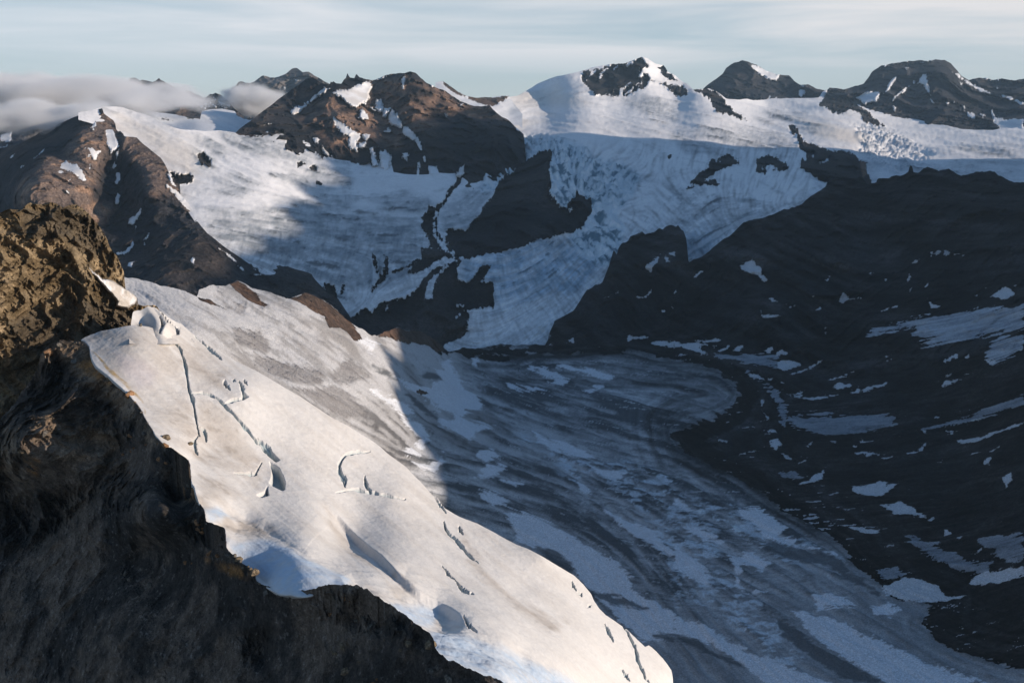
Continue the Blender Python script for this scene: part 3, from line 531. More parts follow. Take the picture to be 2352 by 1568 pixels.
far_mtn('distant_ridge', 'low brown ridge with two pointed summits and slanting snow stripes rising from fog', 250, 560, 330,
    'Z1 1200,480 1300,420 1450,370 1470,335 1490,320 1540,318 1600,352 1620,340 1680,352 1740,370 1780,350 1805,326 1815,320 1830,340 1860,355 1930,390 1990,430 2050,470 2080,490 2140,465 2200,490 2281,520 Z3 30,545 50,545 75,538 110,508 150,505 172,492 230,512 280,552 340,590 380,660 500,760',
    '290,190,9800 320,183,10000 365,180,10100 400,205,9600 430,215,9500 490,215,9300 520,230,9000 300,240,9000 400,250,8800 480,250,8700 550,280,8400 350,300,8000',
    'Z1 2120,510 2160,535 2281,620 2281,640 2200,590 2130,530;1490,350 1540,380 1525,385;Z3 0,600 70,668 60,680 0,650;20,590 90,650 70,655;150,535 260,600 345,640 330,650 230,610;120,590 200,650 180,655 110,605;60,600 130,650 120,655;200,620 300,665 280,668', 230, C(.095, .08, .075), C(.17, .12, .09), 37, 1.0, .022, 1.6)
far_mtn('distant_peak', 'hazy blue grey peak with a rounded crown standing behind a patch of fog', 520, 780, 300,
    'Z3 300,480 380,422 410,405 440,368 460,362 480,362 520,376 570,380 620,360 660,330 710,294 760,300 800,315 850,316 900,305 950,285 980,270 1010,245 1050,215 1080,208 1110,210 1140,230 1170,252 1210,250 1240,248 1280,275 1320,302 1400,345 1470,385 1560,420 1700,480',
    '540,190,13000 600,175,13400 680,157,13800 750,190,13400 560,230,12500 650,220,12700 700,215,12600 770,215,13000 640,180,13200 700,180,13000 600,290,11500 780,290,11500',
    'Z3 1070,335 1120,350 1100,362;1080,380 1095,385 1088,392;950,430 970,425 965,450;1150,400 1170,395 1160,410', 330, C(.10, .098, .10), C(.14, .12, .11), 39, 1.0, .022, 1.6)
far_mtn('snow_basin', 'bright snow basin with broken ice lying between fog and the dark left flank of the massif', 160, 680, 330,
    'Z1 500,720 900,640 1200,640 1400,655 1550,662 1650,680 1800,715 2000,735 2281,790 Z3 20,700 100,680 250,670 400,700 420,740 500,790 560,785 620,780 700,800 1100,900',
    '200,250,6800 400,260,7200 520,255,7600 600,275,7400 450,280,6300 560,295,6200 300,262,6500 300,300,5900 650,300,6500',
    'Z1 2020,740 2060,725 2281,770 2281,790 2150,780;1860,775 1900,780 1970,812 1940,800;1830,775 1880,780 1880,805 1840,800;Z3 410,735 470,760 560,790 640,780 620,740 500,730;Z1 1200,600 1300,600 1200,660', 200, DK, DK2, 41, .6, .008, 1.6, 'snowfield', SNOW, True)
far_mtn('distant_slope', 'distant dark slope with curved white snow bands showing below the fog', -240, 420, 360,
    'Z1 -1200,760 0,600 340,612 420,640 520,650 700,700 1100,700 1300,720 2000,800', '-200,250,8500 0,235,8500 0,330,7300 100,330,7300 200,260,8200 400,270,8200 400,350,7200 -200,350,7300',
    'Z1 0,960 60,945 150,905 130,980 150,1025 100,1060 70,1110 0,1122 0,1105 60,1095 95,1050 20,1040 0,1050;340,610 420,620 520,650 440,668', 260, C(.07, .07, .075), C(.09, .08, .08), 43, .6, .02, 2.2)

# ================================================================== V : valley glacier, snow apron and the great dark mountain
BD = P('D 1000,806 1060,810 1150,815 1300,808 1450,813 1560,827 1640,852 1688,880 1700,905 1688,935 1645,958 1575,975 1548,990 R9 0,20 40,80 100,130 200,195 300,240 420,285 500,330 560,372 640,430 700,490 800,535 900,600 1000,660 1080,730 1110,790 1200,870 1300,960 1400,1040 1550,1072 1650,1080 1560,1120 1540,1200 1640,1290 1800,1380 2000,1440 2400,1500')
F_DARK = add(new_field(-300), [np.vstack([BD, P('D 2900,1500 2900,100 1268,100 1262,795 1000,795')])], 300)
F_ROCK_V = add(new_field(), '''Z4 1390,62 1478,45 1500,62 1560,105 1640,180 1712,235 1680,245 1560,195 1450,130;Z4 1150,150 1250,170 1285,190 1380,245 1300,210 1180,170;1870,178 1960,150 2000,133 2080,155 2200,225 2352,370 2400,430 R5 30,490 0,440 Z4 2200,345 2050,255 1960,200;
R5 0,350 60,395 140,452 210,530 235,565 180,560 120,500 60,460 0,440;335,525 350,512 450,498 600,522 690,552 745,600 745,640 690,630 600,612 520,590 440,560 400,548;850,640 870,620 900,622 945,668 900,682;958,668 1000,652 1060,648 1150,660 1158,690 1100,698 1000,692;
570,880 590,860 640,890 650,905 600,900''')
F_ROCK_V2 = add(new_field(-60), [P('D 1262,790 R5 1600,600 1800,640 2195,640 R6 200,700 400,740 620,800 700,880 D 2000,900 2700,800 2700,100 1262,100')], 60)
F_WHITE_V = add(new_field(), '''R5 430,790 500,818 600,850 680,850 740,822 690,760 742,742 740,690 792,662 800,740 850,780 870,860 940,900 1005,992 880,1012 860,1055 760,1010 700,990 640,940 590,900 540,860;700,1040 860,1058 950,1080 1055,1112 950,1140 900,1185 820,1150 740,1100;960,1250 1060,1238 1105,1290 1000,1322 965,1290;930,1425 1020,1350 1150,1352 1100,1405 980,1432;
270,858 330,868 450,935 540,1000 572,1042 480,1015 380,945 300,900;200,560 260,538 320,568 332,600 290,628 240,600;1280,745 1380,755 1480,785 1532,820 1490,852 1400,832 1460,815 1380,782;1465,728 1600,732 1750,755 1815,790 1778,818 1700,792 1560,752;930,670 965,680 950,740 925,720;1140,840 1250,870 1400,880 1300,900 1170,870;
1640,880 1740,855 1730,875 1660,900;1300,1130 1400,1180 1500,1190 1640,1240 1700,1300 1560,1290 1450,1250 1350,1210;1580,1440 1650,1480 1670,1525 1600,1500;1650,1340 1760,1380 1900,1400 1850,1440 1720,1410;500,1260 580,1255 600,1290 520,1290;560,1210 610,1200 640,1240 600,1260;480,1050 600,1100 660,1200 600,1180 520,1110;
R8 1120,490 1250,500 1400,560 1560,660 1700,740 1850,830 1920,920 1930,990 2050,1050 2195,1130 2195,1290 2000,1312 1860,1190 1740,1060 1690,1000 1600,930 1560,870 1500,800 1330,730 1200,680 1182,590;960,358 1080,368 1162,430 1050,452 980,410;560,200 700,190 740,110 762,180 700,222 620,232;1740,480 1900,540 2050,600 2195,750 2195,800 2050,700 1900,620;940,230 1100,190 1160,210 1000,260;1100,290 1250,310 1200,340;
R9 395,478 540,478 640,540 722,600 640,662 560,640 500,572 420,540;45,588 150,588 260,648 302,692 200,682 120,632;640,640 760,660 780,700 1000,742 1022,770 900,742 760,712 640,662;868,1008 950,998 1100,1048 1132,1080 1040,1102 900,1097;1238,1090 1350,1068 1412,1100 1350,1152 1268,1140;
748,1118 950,1150 1080,1180 1170,1260 1300,1308 1440,1370 1600,1440 1750,1500 2000,1580 1350,1580 1200,1480 1000,1370 850,1250;0,1150 150,1190 300,1270 450,1350 620,1430 800,1500 1000,1580 600,1580 430,1450 240,1340 100,1290 0,1270;0,400 60,430 120,480 80,490 0,440;330,740 500,760 600,820 560,860 440,830 400,900 420,1000 580,990 480,1010 390,960 380,860;
0,700 120,760 240,900 200,960 100,900 0,850;
1108,342 1130,330 1200,340 1290,288 1352,300 1322,330 1412,313 1362,350 1300,392 1270,408 1180,387 1130,377;768,322 850,300 900,250 945,222 952,250 920,302 850,327 790,328;1308,962 1380,930 1450,903 1560,920 1660,960 1702,1018 1832,1018 1700,1057 1560,1062 1420,1042 1330,1002;1838,942 1900,890 2050,860 2195,838 2195,892 2050,932 1930,952;
1048,573 1120,588 1250,608 1312,618 1220,642 1130,612;1298,450 1420,428 1520,488 1582,542 1480,522 1380,512;1898,752 1930,708 1927,740 1890,767 1850,767;1590,555 1635,530 1620,560;1700,610 1740,620 1700,640;1780,650 1805,655 1790,668''')
F_WPATCH = add(new_field(), '''R6 413,88 500,63 522,95 560,120 545,140 590,185 572,198 520,160 430,122;543,380 558,412 640,403 684,408 600,428 550,425;598,310 620,300 652,322 630,324;690,330 720,350 770,346 730,360;1598,310 1625,340 1675,355 1610,362;1985,292 2060,228 2110,243 2138,275 2080,312;1035,322 1060,263 1102,302 1060,328;1100,305 1165,300 1175,305 1110,312;
885,380 920,353 927,370 900,380;938,190 985,166 962,190;1463,197 1478,138 1487,180 1475,202;1493,82 1547,50 1520,82;1223,150 1252,145 1240,162;1313,180 1342,182 1325,194;1475,262 1490,235 1482,250;1570,240 1590,205 1600,210 1580,235;1380,350 1420,338 1400,358;1285,385 1380,350 1390,355 1300,388;945,480 962,485 950,495;945,515 962,520 955,528;0,265 20,240 10,270;120,165 170,125 180,130 140,165;100,210 118,205 110,215;635,82 645,80 640,92;
0,570 60,590 140,568 200,598 150,620 230,660 170,657 80,620 0,602;270,632 362,588 340,617 290,642;110,575 280,560 290,570 200,580;230,605 260,600 250,612;650,702 700,688 762,700 802,720 720,762 680,772 650,742;718,782 830,740 945,688 900,722 800,767 740,787;568,632 620,603 627,630 600,647;638,652 680,633 722,652 660,662;370,625 430,598 440,605 410,640;
953,822 1060,790 1144,758 1060,807 970,827;998,847 1060,833 1117,840 1110,862 1050,870 1000,864;1083,887 1200,868 1342,828 1320,847 1200,882 1110,897;788,937 900,925 1030,916 940,937 820,944;1678,697 1770,653 1782,670 1700,707;1668,862 1700,820 1815,810 1700,847;1825,670 1850,650 1855,665 1835,682;
1778,1192 1900,1180 2000,1140 2195,1083 2195,1102 2000,1162 1870,1202 1790,1217;1958,1278 2037,1233 2000,1267;1938,1332 1992,1303 1977,1337 1940,1347;1468,1267 1520,1255 1585,1207 1560,1247 1520,1267;1278,1302 1372,1288 1340,1308;1122,1262 1160,1258 1322,1272 1200,1282 1140,1277;1093,1212 1172,1220 1140,1232;1168,1187 1257,1185 1240,1195 1180,1194;
2058,1422 2112,1393 2122,1440 2085,1477 2062,1440;543,930 562,940 552,1000 602,1062 580,1072 553,1010;600,1130 650,1125 640,1145 590,1145;600,1200 650,1188 684,1212 640,1250 618,1230;670,1275 740,1290 735,1310 690,1300;450,768 520,775 580,800 570,810 500,790;590,800 625,805 610,815;635,822 700,832 690,838;710,905 780,890 820,880 800,900 740,912;740,925 800,905 820,898 790,930;
380,1285 450,1270 535,1253 520,1265 440,1282;270,1195 340,1190 330,1200;1700,1150 1760,1142 1750,1150;1700,1125 1740,1120 1780,1125 1720,1132;1560,1140 1580,1140 1575,1155 1562,1152;1645,1325 1690,1310 1670,1328;1640,1040 1680,1018 1660,1040;1290,680 1340,655 1365,652 1340,668;1340,690 1365,682 1350,692;1700,785 1740,780 1735,795 1705,795;1790,785 1820,775 1870,775 1830,790;1960,690 2010,680 2020,700 1985,718;2165,630 2185,622 2180,640;820,1240 870,1200 860,1215 840,1240;
1840,1280 1920,1265 1890,1275;780,1330 830,1310 820,1325;1890,285 1905,280 1900,290;1940,230 1970,235 1955,245;2135,225 2150,222 2145,235;865,290 880,285 870,295;200,595 215,600 205,605;1150,860 1165,860 1155,870;1850,1075 1890,1065 1920,1072 1870,1085;
R5 1545,560 1560,550 1555,570 1525,575;1890,545 1910,525 1930,545 2000,535 2060,550 2020,552 1930,560 1900,578;2045,580 2100,565 2195,580 2195,615 2140,600 2080,600;1700,590 1720,605 1780,615 1740,618;1620,610 1630,608 1625,622;2000,100 2060,60 2110,20 2090,60 2060,100 2040,135 2010,120;2120,40 2140,30 2165,75 2140,70;2160,20 2195,0 2195,45;1945,295 2000,290 2050,255 2040,280 1990,302;1825,270 1845,258 1835,275;1740,300 1780,295 1760,308;2105,380 2125,380 2115,386;2160,350 2195,360 2195,380;1520,725 1510,730 1500,735''')
F_MIDG = add(new_field(), '''R6 2195,338 2000,368 1700,398 1500,430 1330,480 1150,555 1300,520 1450,500 1530,500 1480,530 1560,560 1640,540 1560,610 1800,572 2000,532 2195,500;1958,642 1990,572 2100,540 2195,520 2195,600 2100,662 2000,712 1970,692;R6 250,650 450,660 640,680 640,740 540,730 400,690 280,670;430,760 520,778 600,838 650,900 695,960 705,1050 690,1110 660,1060 662,980 620,900 560,822;
760,1040 1000,1048 1300,1030 1400,1052 1300,1120 1000,1180 760,1100 700,1060;R9 1460,640 1520,640 1700,730 1900,820 2000,800 1950,890 1780,860 1640,800 1500,690;1900,660 2195,640 2195,800 2050,780 1950,720;650,240 760,250 800,300 700,290;1110,340 1250,320 1300,400 1180,390;1280,860 1400,850 1440,900 1320,920;R6 1500,1150 1900,1010 2195,900 2195,960 1900,1060;R6 1600,20 1700,0 1800,30;R5 1250,1120 1700,1000 2000,1090 1900,1200''')
F_STRIPE = add(new_field(), '''R9 640,1150 700,1180 800,1250 900,1340 1050,1410 1200,1500 1330,1568 1130,1568 950,1470 820,1370 700,1270 650,1210;R9 450,990 480,995 540,1040 575,1060 565,1100 640,1150 620,1160 550,1110 560,1065 500,1020 455,1000;R9 560,680 700,690 850,730 1000,770 1080,820 1100,870 900,820 700,790 590,750;1000,830 1100,880 1200,940 1280,1000 1290,1020 1150,960 1050,900;
R8 1330,728 1430,738 1520,790 1575,862 1530,882 1400,812;1660,988 1800,998 1950,1060 2032,1102 1900,1092 1720,1042;2060,1270 2195,1258 2195,1322 2100,1292;R5 570,760 640,768 720,800 742,832 650,812;300,708 400,760 480,832 400,792;500,900 620,958 742,1052 700,1062 580,990;R9 0,1265 160,1300 230,1360 430,1440 450,1470 400,1475 230,1400 0,1290''')
F_MOTT = add(new_field(), 'R5 1200,1130 1300,1180 1450,1210 1600,1300 1800,1330 2000,1350 2195,1450 R9 200,600 300,700 200,820 360,950 540,1100 640,1200 800,1400 700,1480 480,1300 200,1100 0,950 R8 2195,1200 2195,850 2000,500 1700,200 R5 1560,1450 1480,1350 1350,1250 1240,1190;R9 100,400 380,470 640,660 900,740 1060,780 1000,830 700,790 560,720 300,560 100,480', off=4)
F_DKICE = add(new_field(), 'R5 1480,1080 1800,1050 2195,1080 R9 200,260 700,600 200,440 0,390 R5 1900,1300 1700,1240 1550,1180;R5 950,880 1100,880 1250,930 1400,900 1300,1000 1150,1010 1000,940;R5 1000,1330 1300,1320 1500,1500 1300,1520 1100,1420;R8 600,330 900,330 1200,420 1500,470 1800,560 2050,720 2195,880 2195,1000 2050,800 1850,700 1600,580 1300,480 950,430 650,400;R5 740,1060 860,1150 1000,1210 1150,1230 1000,1260 850,1220;R5 1200,700 1400,690 1500,780 1300,900 1100,950 1050,880', off=8)
F_GREYPATCH = add(new_field(), 'Z4 1440,412 1650,400 1700,470 1732,545 1690,600 1560,582 1460,540;1590,632 1800,650 2000,680 2110,720 2140,790 2060,852 1850,832 1700,782 1610,722;2190,742 2352,650 2500,800 2352,835 2220,812;1900,900 2200,850 2352,900 2500,1100 2300,1100 2050,980;1430,205 1530,210 1520,270 1450,250;1640,160 1700,230 1640,240;1310,110 1400,200 1520,220 1380,240')
def zone(u, v):
    """0 valley, 1 apron, 2 mountain"""
    return
AP = P('D 240,600 R5 0,330 400,480 800,600 860,700 830,760 900,880 1000,1000 1100,1150 900,1250 600,1200 R8 560,300 700,460 D 900,1100 600,1000 200,700')
F_APRON = add(new_field(-60), [AP], 60)
def paint_V(u, v, x, y, z):
    wu, wv = warp(u, v, x, y, z, 70, 2.2)
    lf, lm, lc = samp(LF, u, v), samp(LM, u, v), samp(LC, u, v)
    lh, lk = samp(LH, u, v), samp(LK, u, v)
    big = fbm(x / 260, y / 260, z / 200, 5); med = fbm(x / 60, y / 60, z / 60, 4)
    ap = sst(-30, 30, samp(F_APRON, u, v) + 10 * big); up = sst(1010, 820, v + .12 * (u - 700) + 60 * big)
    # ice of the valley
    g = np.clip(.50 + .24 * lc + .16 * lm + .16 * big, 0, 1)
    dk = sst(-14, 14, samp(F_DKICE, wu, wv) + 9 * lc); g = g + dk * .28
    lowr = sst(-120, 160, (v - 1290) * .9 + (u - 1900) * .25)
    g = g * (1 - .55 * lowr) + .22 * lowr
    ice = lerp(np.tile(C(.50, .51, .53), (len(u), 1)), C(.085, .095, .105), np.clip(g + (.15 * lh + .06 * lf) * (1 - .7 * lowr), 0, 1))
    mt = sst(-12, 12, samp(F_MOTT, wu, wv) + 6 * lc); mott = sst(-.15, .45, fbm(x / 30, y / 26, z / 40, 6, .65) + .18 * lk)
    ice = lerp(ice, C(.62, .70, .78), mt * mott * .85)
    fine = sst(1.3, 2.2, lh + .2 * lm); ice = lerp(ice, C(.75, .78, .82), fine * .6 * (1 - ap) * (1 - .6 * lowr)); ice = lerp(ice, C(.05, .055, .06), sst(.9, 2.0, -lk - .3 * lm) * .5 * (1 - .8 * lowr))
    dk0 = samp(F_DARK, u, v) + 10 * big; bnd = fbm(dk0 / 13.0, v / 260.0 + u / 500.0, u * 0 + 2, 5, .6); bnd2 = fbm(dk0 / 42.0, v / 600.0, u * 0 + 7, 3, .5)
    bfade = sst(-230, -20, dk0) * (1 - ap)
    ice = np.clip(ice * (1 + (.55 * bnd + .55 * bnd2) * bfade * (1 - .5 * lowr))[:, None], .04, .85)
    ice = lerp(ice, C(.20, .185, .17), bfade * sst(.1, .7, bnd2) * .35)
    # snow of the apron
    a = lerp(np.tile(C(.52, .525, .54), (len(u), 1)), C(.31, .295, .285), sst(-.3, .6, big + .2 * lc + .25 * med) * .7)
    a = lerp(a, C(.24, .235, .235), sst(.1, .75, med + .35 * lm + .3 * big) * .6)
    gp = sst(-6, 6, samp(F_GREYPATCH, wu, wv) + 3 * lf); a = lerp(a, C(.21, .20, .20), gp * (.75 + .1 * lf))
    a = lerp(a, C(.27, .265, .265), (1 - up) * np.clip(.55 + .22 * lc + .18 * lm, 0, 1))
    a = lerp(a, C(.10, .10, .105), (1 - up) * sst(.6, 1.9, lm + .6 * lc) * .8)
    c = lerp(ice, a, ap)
    w = samp(F_WHITE_V, wu + 0 * u, wv) + 1.6 * lm + 2.8 * lh + 2.0 * lk
    c = lerp(c, C(.72, .75, .80), sst(-2, 2.5, w) * .92)
    st = samp(F_STRIPE, wu, wv) + 1.2 * lm + 2.4 * lk; c = lerp(c, C(.085, .095, .105), sst(-3, 4, st) * .85)
    # debris and bare mountain
    dkz = samp(F_DARK, wu, wv); rkz = samp(F_ROCK_V2, wu, wv)
    pn = fbm(u / 9.0, v / 4.5, u * 0 + 3, 5, .62); wp = samp(F_WPATCH, wu, wv) + .35 * finger(u, v, 8.0) + 2.4 * pn
    rk = np.maximum(np.minimum(dkz + 2.0 * lm + 2.0 * lh + 1.4 * lk + 9 * med, 20), samp(F_ROCK_V, wu, wv))
    wp = wp + .9 * lh; white_in_dark = np.maximum(wp, np.where(dkz > 0, samp(F_WHITE_V, wu, wv) + 1.6 * lh + 2.4 * pn, -40))
    mid = samp(F_MIDG, wu, wv) + 2.5 * lm + 4.5 * lh
    inmid = np.where(dkz > -5, mid, -40)
    fleck = np.where((dkz > 0) & (rkz < 6), sst(1.75, 2.15, lh + .3 * lm + .9 * big + .5 * med) * 5 * sst(150, 20, dkz) - 2.0, -3)
    line = np.maximum(np.maximum(-rk, white_in_dark), inmid); line = np.maximum(line, np.where(dkz > 0, fleck, -40))
    c = lerp(c, C(.56, .58, .61), sst(-1.5, .5, white_in_dark) * (dkz > -8))
    mg = ((dkz > -5) & (inmid > -3) & (white_in_dark < -1)); c[mg] = lerp(np.tile(C(.15, .165, .19), (mg.sum(), 1)), C(.32, .35, .39), np.clip(.45 + .15 * lm[mg] + .28 * lh[mg], 0, 1))
    trib = (u > 1960) & (v < 850) & mg; c[trib] = np.clip(c[trib] * 1.5, 0, .6)
    fk = (dkz > 0) & (fleck > -2) & (white_in_dark < -2) & (inmid < -3); c[fk] = C(.45, .48, .52)
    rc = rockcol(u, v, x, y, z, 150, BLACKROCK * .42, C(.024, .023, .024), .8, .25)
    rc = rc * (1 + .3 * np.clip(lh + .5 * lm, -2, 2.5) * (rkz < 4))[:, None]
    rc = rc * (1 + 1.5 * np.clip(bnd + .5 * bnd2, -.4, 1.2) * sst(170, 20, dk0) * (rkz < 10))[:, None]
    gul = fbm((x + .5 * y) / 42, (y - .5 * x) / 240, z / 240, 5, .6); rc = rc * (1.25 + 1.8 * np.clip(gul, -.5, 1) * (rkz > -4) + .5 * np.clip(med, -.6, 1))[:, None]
    rc = lerp(rc, rockcol(u, v, x, y, z, 120, C(.07, .05, .04), C(.13, .08, .055), .8, .2), sst(-2, 2, samp(F_ROCK_V, wu, wv)) * (u < 1030))
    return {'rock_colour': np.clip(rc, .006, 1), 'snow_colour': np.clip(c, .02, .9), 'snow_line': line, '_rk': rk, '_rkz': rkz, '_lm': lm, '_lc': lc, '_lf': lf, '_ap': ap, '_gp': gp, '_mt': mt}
def relief_V(u, v, x, y, z, A):
    m = sst(0, 60, A['_rkz']); q = ridged(x / 300, y / 300, z / 500, 6, .5); q2 = ridged(x / 60, y / 60, z / 90, 6, .62)
    sm = sst(-2, 4, A['_rk']) * (u < 1030)
    dt = -(q - .4) * .022 * m - (q2 - .4) * .008 * np.clip(m + .2, 0, 1) - (q2 - .35) * .014 * sm
    sc = np.hypot(x, y) / 3000
    ice = 1 - m
    dz = ice * sc * (A['_lm'] * 1.1 + A['_lf'] * .7 + A['_lc'] * 1.6 + fbm(x / 130, y / 130, z / 100, 5) * 4 + A['_gp'] * A['_lf'] * 2.2 + A['_ap'] * fbm(x / 220, y / 300, z / 200, 4) * 16)
    return dt, dz
SIL_V = '''D 200,600 Z4 560,30 590,28 700,40 780,55 950,80 1050,108 1150,148 1166,100 1200,92 1270,82 1380,98 1410,75 1440,55 1470,42 1500,58 1580,105 1640,122 1700,138 1800,160 1880,176 1950,150 2000,133 2080,158 2140,190 2200,228 2280,300 2352,372
R5 200,480 290,525 345,516 450,500 600,522 690,553 740,600 770,632 850,622 870,618 940,622 1000,604 1200,592 1380,590 1400,560 1395,540 1440,440 1560,380 1640,250 1740,200 1780,100 1810,0 R2 1830,1290 1842,1240 1860,1215 1900,1200 1915,1170 1950,1150 1990,1136 2008,1152 2060,1142 2098,1116 2118,1126 2140,1104 2180,1098 R3 12,1110 25,1092 45,1124 58,1130 78,1184 84,1250 92,1335 110,1325 180,1290 280,1210 340,1170 440,1080 520,1060 600,1040 660,1010 740,990 800,970 850,920 880,900 950,860 960,836 1000,812
1100,815 1125,822 1150,800 1170,790 1190,812 1210,842 1270,830 1275,812 1290,805 1350,802 1400,785 1420,790 1470,765 1478,730 1488,728 1496,738 1502,770 1540,765 1570,740 1590,734 1620,740 1660,762 1690,755 1720,750 1760,772 1800,786 1850,778 1890,765 1930,765 1980,758 2010,765 2040,785 2070,795 2100,820 2130,832 2195,832 D 2600,395 2800,330 3000,260 3300,190 3700,150'''
SV_V = Survey('''1600,1568,z-905 2000,1568,z-900 2352,1568,z-890 1200,1500,z-900 1100,1300,z-890 1250,1150,z-885 1000,1250,z-860 1100,820,z-885 1150,797,z-888 1280,790,z-886 1500,900,z-905 1400,1100,z-905 1700,1000,z-900 1650,850,z-895 1800,880,z-885 1900,1300,z-905 1500,1300,z-910
300,643,1450 285,800,1000 500,672,1750 690,690,2050 870,765,2500 1005,790,3150 600,830,1500 450,750,1250 800,950,1750 680,880,1550 950,1050,2000 850,870,2050 1000,960,2500 1000,1150,1900 650,760,1800 900,830,2400
2100,395,4350 2200,395,4200 2352,412,3950 1990,415,4500 1900,432,4500 1700,505,4350 1640,545,4250 1590,590,4150 1480,520,4700 1400,640,4030 1340,730,3870 1450,700,3950 1500,790,3750 1600,660,3980 2000,600,3850 1800,700,3650 1800,600,3950 2200,600,3500 2100,500,3950 2352,560,3350
2352,700,2950 2000,780,3300 2150,740,3150 1900,850,z-865 2352,850,2580 2100,900,z-820 2352,1050,2180 2352,1250,1880 2100,1100,z-862 2250,1350,z-885 1900,1000,z-890 2200,1000,2550 2500,1100,1950
3000,900,1900 3000,600,2500 3000,300,3300 2650,385,3700 3400,200,3300 3400,600,2100 3600,160,3000''')
def split_V(fu, fv):
    lab = np.zeros(len(fu), int); lab[samp(F_APRON, fu, fv) > 0] = 1
    lab[(fv < 700) & (fu < 800)] = 1; lab[samp(F_ROCK_V2, fu, fv) > 0] = 2; lab[(fu > 2300) & (fv < 1150)] = 2
    rv = samp(F_ROCK_V, fu, fv); lab[(rv > 0) & (fu > 760) & (fu < 1030) & (fv < 815)] = 3; lab[(samp(F_DARK, fu, fv) > 0) & (lab == 0)] = 4
    tr = (fu > 1990) & (samp(F_MIDG, fu, fv) > 0) & (fv < 850) & (fv > 680); lab[tr] = 5
    return lab
M_VAL = terrain_mat('valley_ice_and_debris', 3.0, .4, .25, (.62, 1.32))
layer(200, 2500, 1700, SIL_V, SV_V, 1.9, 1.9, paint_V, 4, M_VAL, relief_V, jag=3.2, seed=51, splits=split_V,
    jagmask=lambda u: np.interp(u, [560, 640, 1000, 1020, 1300, 1320], [.1, 1, 1, .1, .1, 1]), spec=[
    ('valley_glacier', 'grey blue valley glacier with curving streaks and bands filling the shaded valley floor', 'glacier', 'structure'),
    ('snow_slope', 'dirty cream snow slope with broken grey ice running down to the valley glacier', 'snow slope', 'structure'),
    ('dark_mountain', 'great near black mountainside in shadow with scattered small snow patches', 'mountain', 'structure'),
    ('rock_ridge', 'thin brown rock ridge along the far edge of the cream snow slope', 'rock', 'structure'),
    ('moraine', 'black rubble moraine with thin white snow flecks beside the valley glacier', 'moraine', 'structure'),
    ('side_glacier', 'narrow blue grey side glacier crossing the foot of the dark mountainside', 'glacier', 'structure')])
# unseen range added past the picture, its crest shaped to shade the valley
def heightfield(name, label, x0, x1, y0, y1, step, ridge, base, slope, noise_amp, seed, col):
    xs = np.arange(x0, x1, step); ys = np.arange(y0, y1, step); X, Y = np.meshgrid(xs, ys)
    Z = np.full(X.shape, -1e9); r = np.array(ridge, float)
    for i in range(len(r) - 1):
        a, b = r[i], r[i + 1]; ex, ey = b[0] - a[0], b[1] - a[1]; t = np.clip(((X - a[0]) * ex + (Y - a[1]) * ey) / (ex * ex + ey * ey), 0, 1)
        d = np.hypot(X - a[0] - t * ex, Y - a[1] - t * ey); Z = np.maximum(Z, a[2] + t * (b[2] - a[2]) - d * slope)
    Z = np.maximum(Z, base) + (ridged(X / 330, Y / 330, X * 0 + seed, 6) - .4) * noise_amp
    co = np.stack([X.ravel(), Y.ravel(), Z.ravel()], 1); nr, nc = X.shape
    j, i = np.meshgrid(np.arange(nr - 1), np.arange(nc - 1), indexing='ij'); a = (j * nc + i).ravel()
    n = fbm(X.ravel() / 200, Y.ravel() / 200, Z.ravel() / 200, 4)
    at = {'rock_colour': rockcol(0, 0, co[:, 0], co[:, 1], co[:, 2], 200, col, col * 1.4), 'snow_colour': np.tile(SNOW, (len(co), 1)), 'snow_line': (n * 12 - 9).astype(np.float32)}
    return tag(make_mesh(name, co, np.stack([a, a + 1, a + nc + 1, a + nc], 1), M_FAR, at), label, 'mountain', 'structure')
heightfield('shade_range', 'unseen dark mountain range added beside the valley to keep the low sun off its ice', 2080, 7000, 300, 7700, 40,
    [(2400, 900, -120), (2500, 1400, -30), (2750, 1900, 150), (2800, 2200, 260), (3000, 3000, 420), (3700, 3800, 700), (4700, 4500, 1080), (4900, 5400, 1200), (5050, 5900, 1000), (5500, 6500, 300)], -1000, 1.0, 150, 3.0, BLACKROCK)
# ground under everything, out to the horizon
def ground_sheet():
    g = np.array([-90000, -30000, -12000, -5000, 0, 5000, 12000, 30000, 90000], float); X, Y = np.meshgrid(g, g); co = np.stack([X.ravel(), Y.ravel(), np.full(X.size, -1150.0)], 1)
    n = len(g); j, i = np.meshgrid(np.arange(n - 1), np.arange(n - 1), indexing='ij'); a = (j * n + i).ravel()
    at = {'rock_colour': np.tile(C(.05, .055, .06), (len(co), 1)), 'snow_colour': np.tile(SNOW, (len(co), 1)), 'snow_line': np.full(len(co), -9, np.float32)}
    return tag(make_mesh('ground', co, np.stack([a, a + 1, a + n + 1, a + n], 1), M_FAR, at), 'dark low ground far below the mountains', 'ground', 'structure')
ground_sheet()

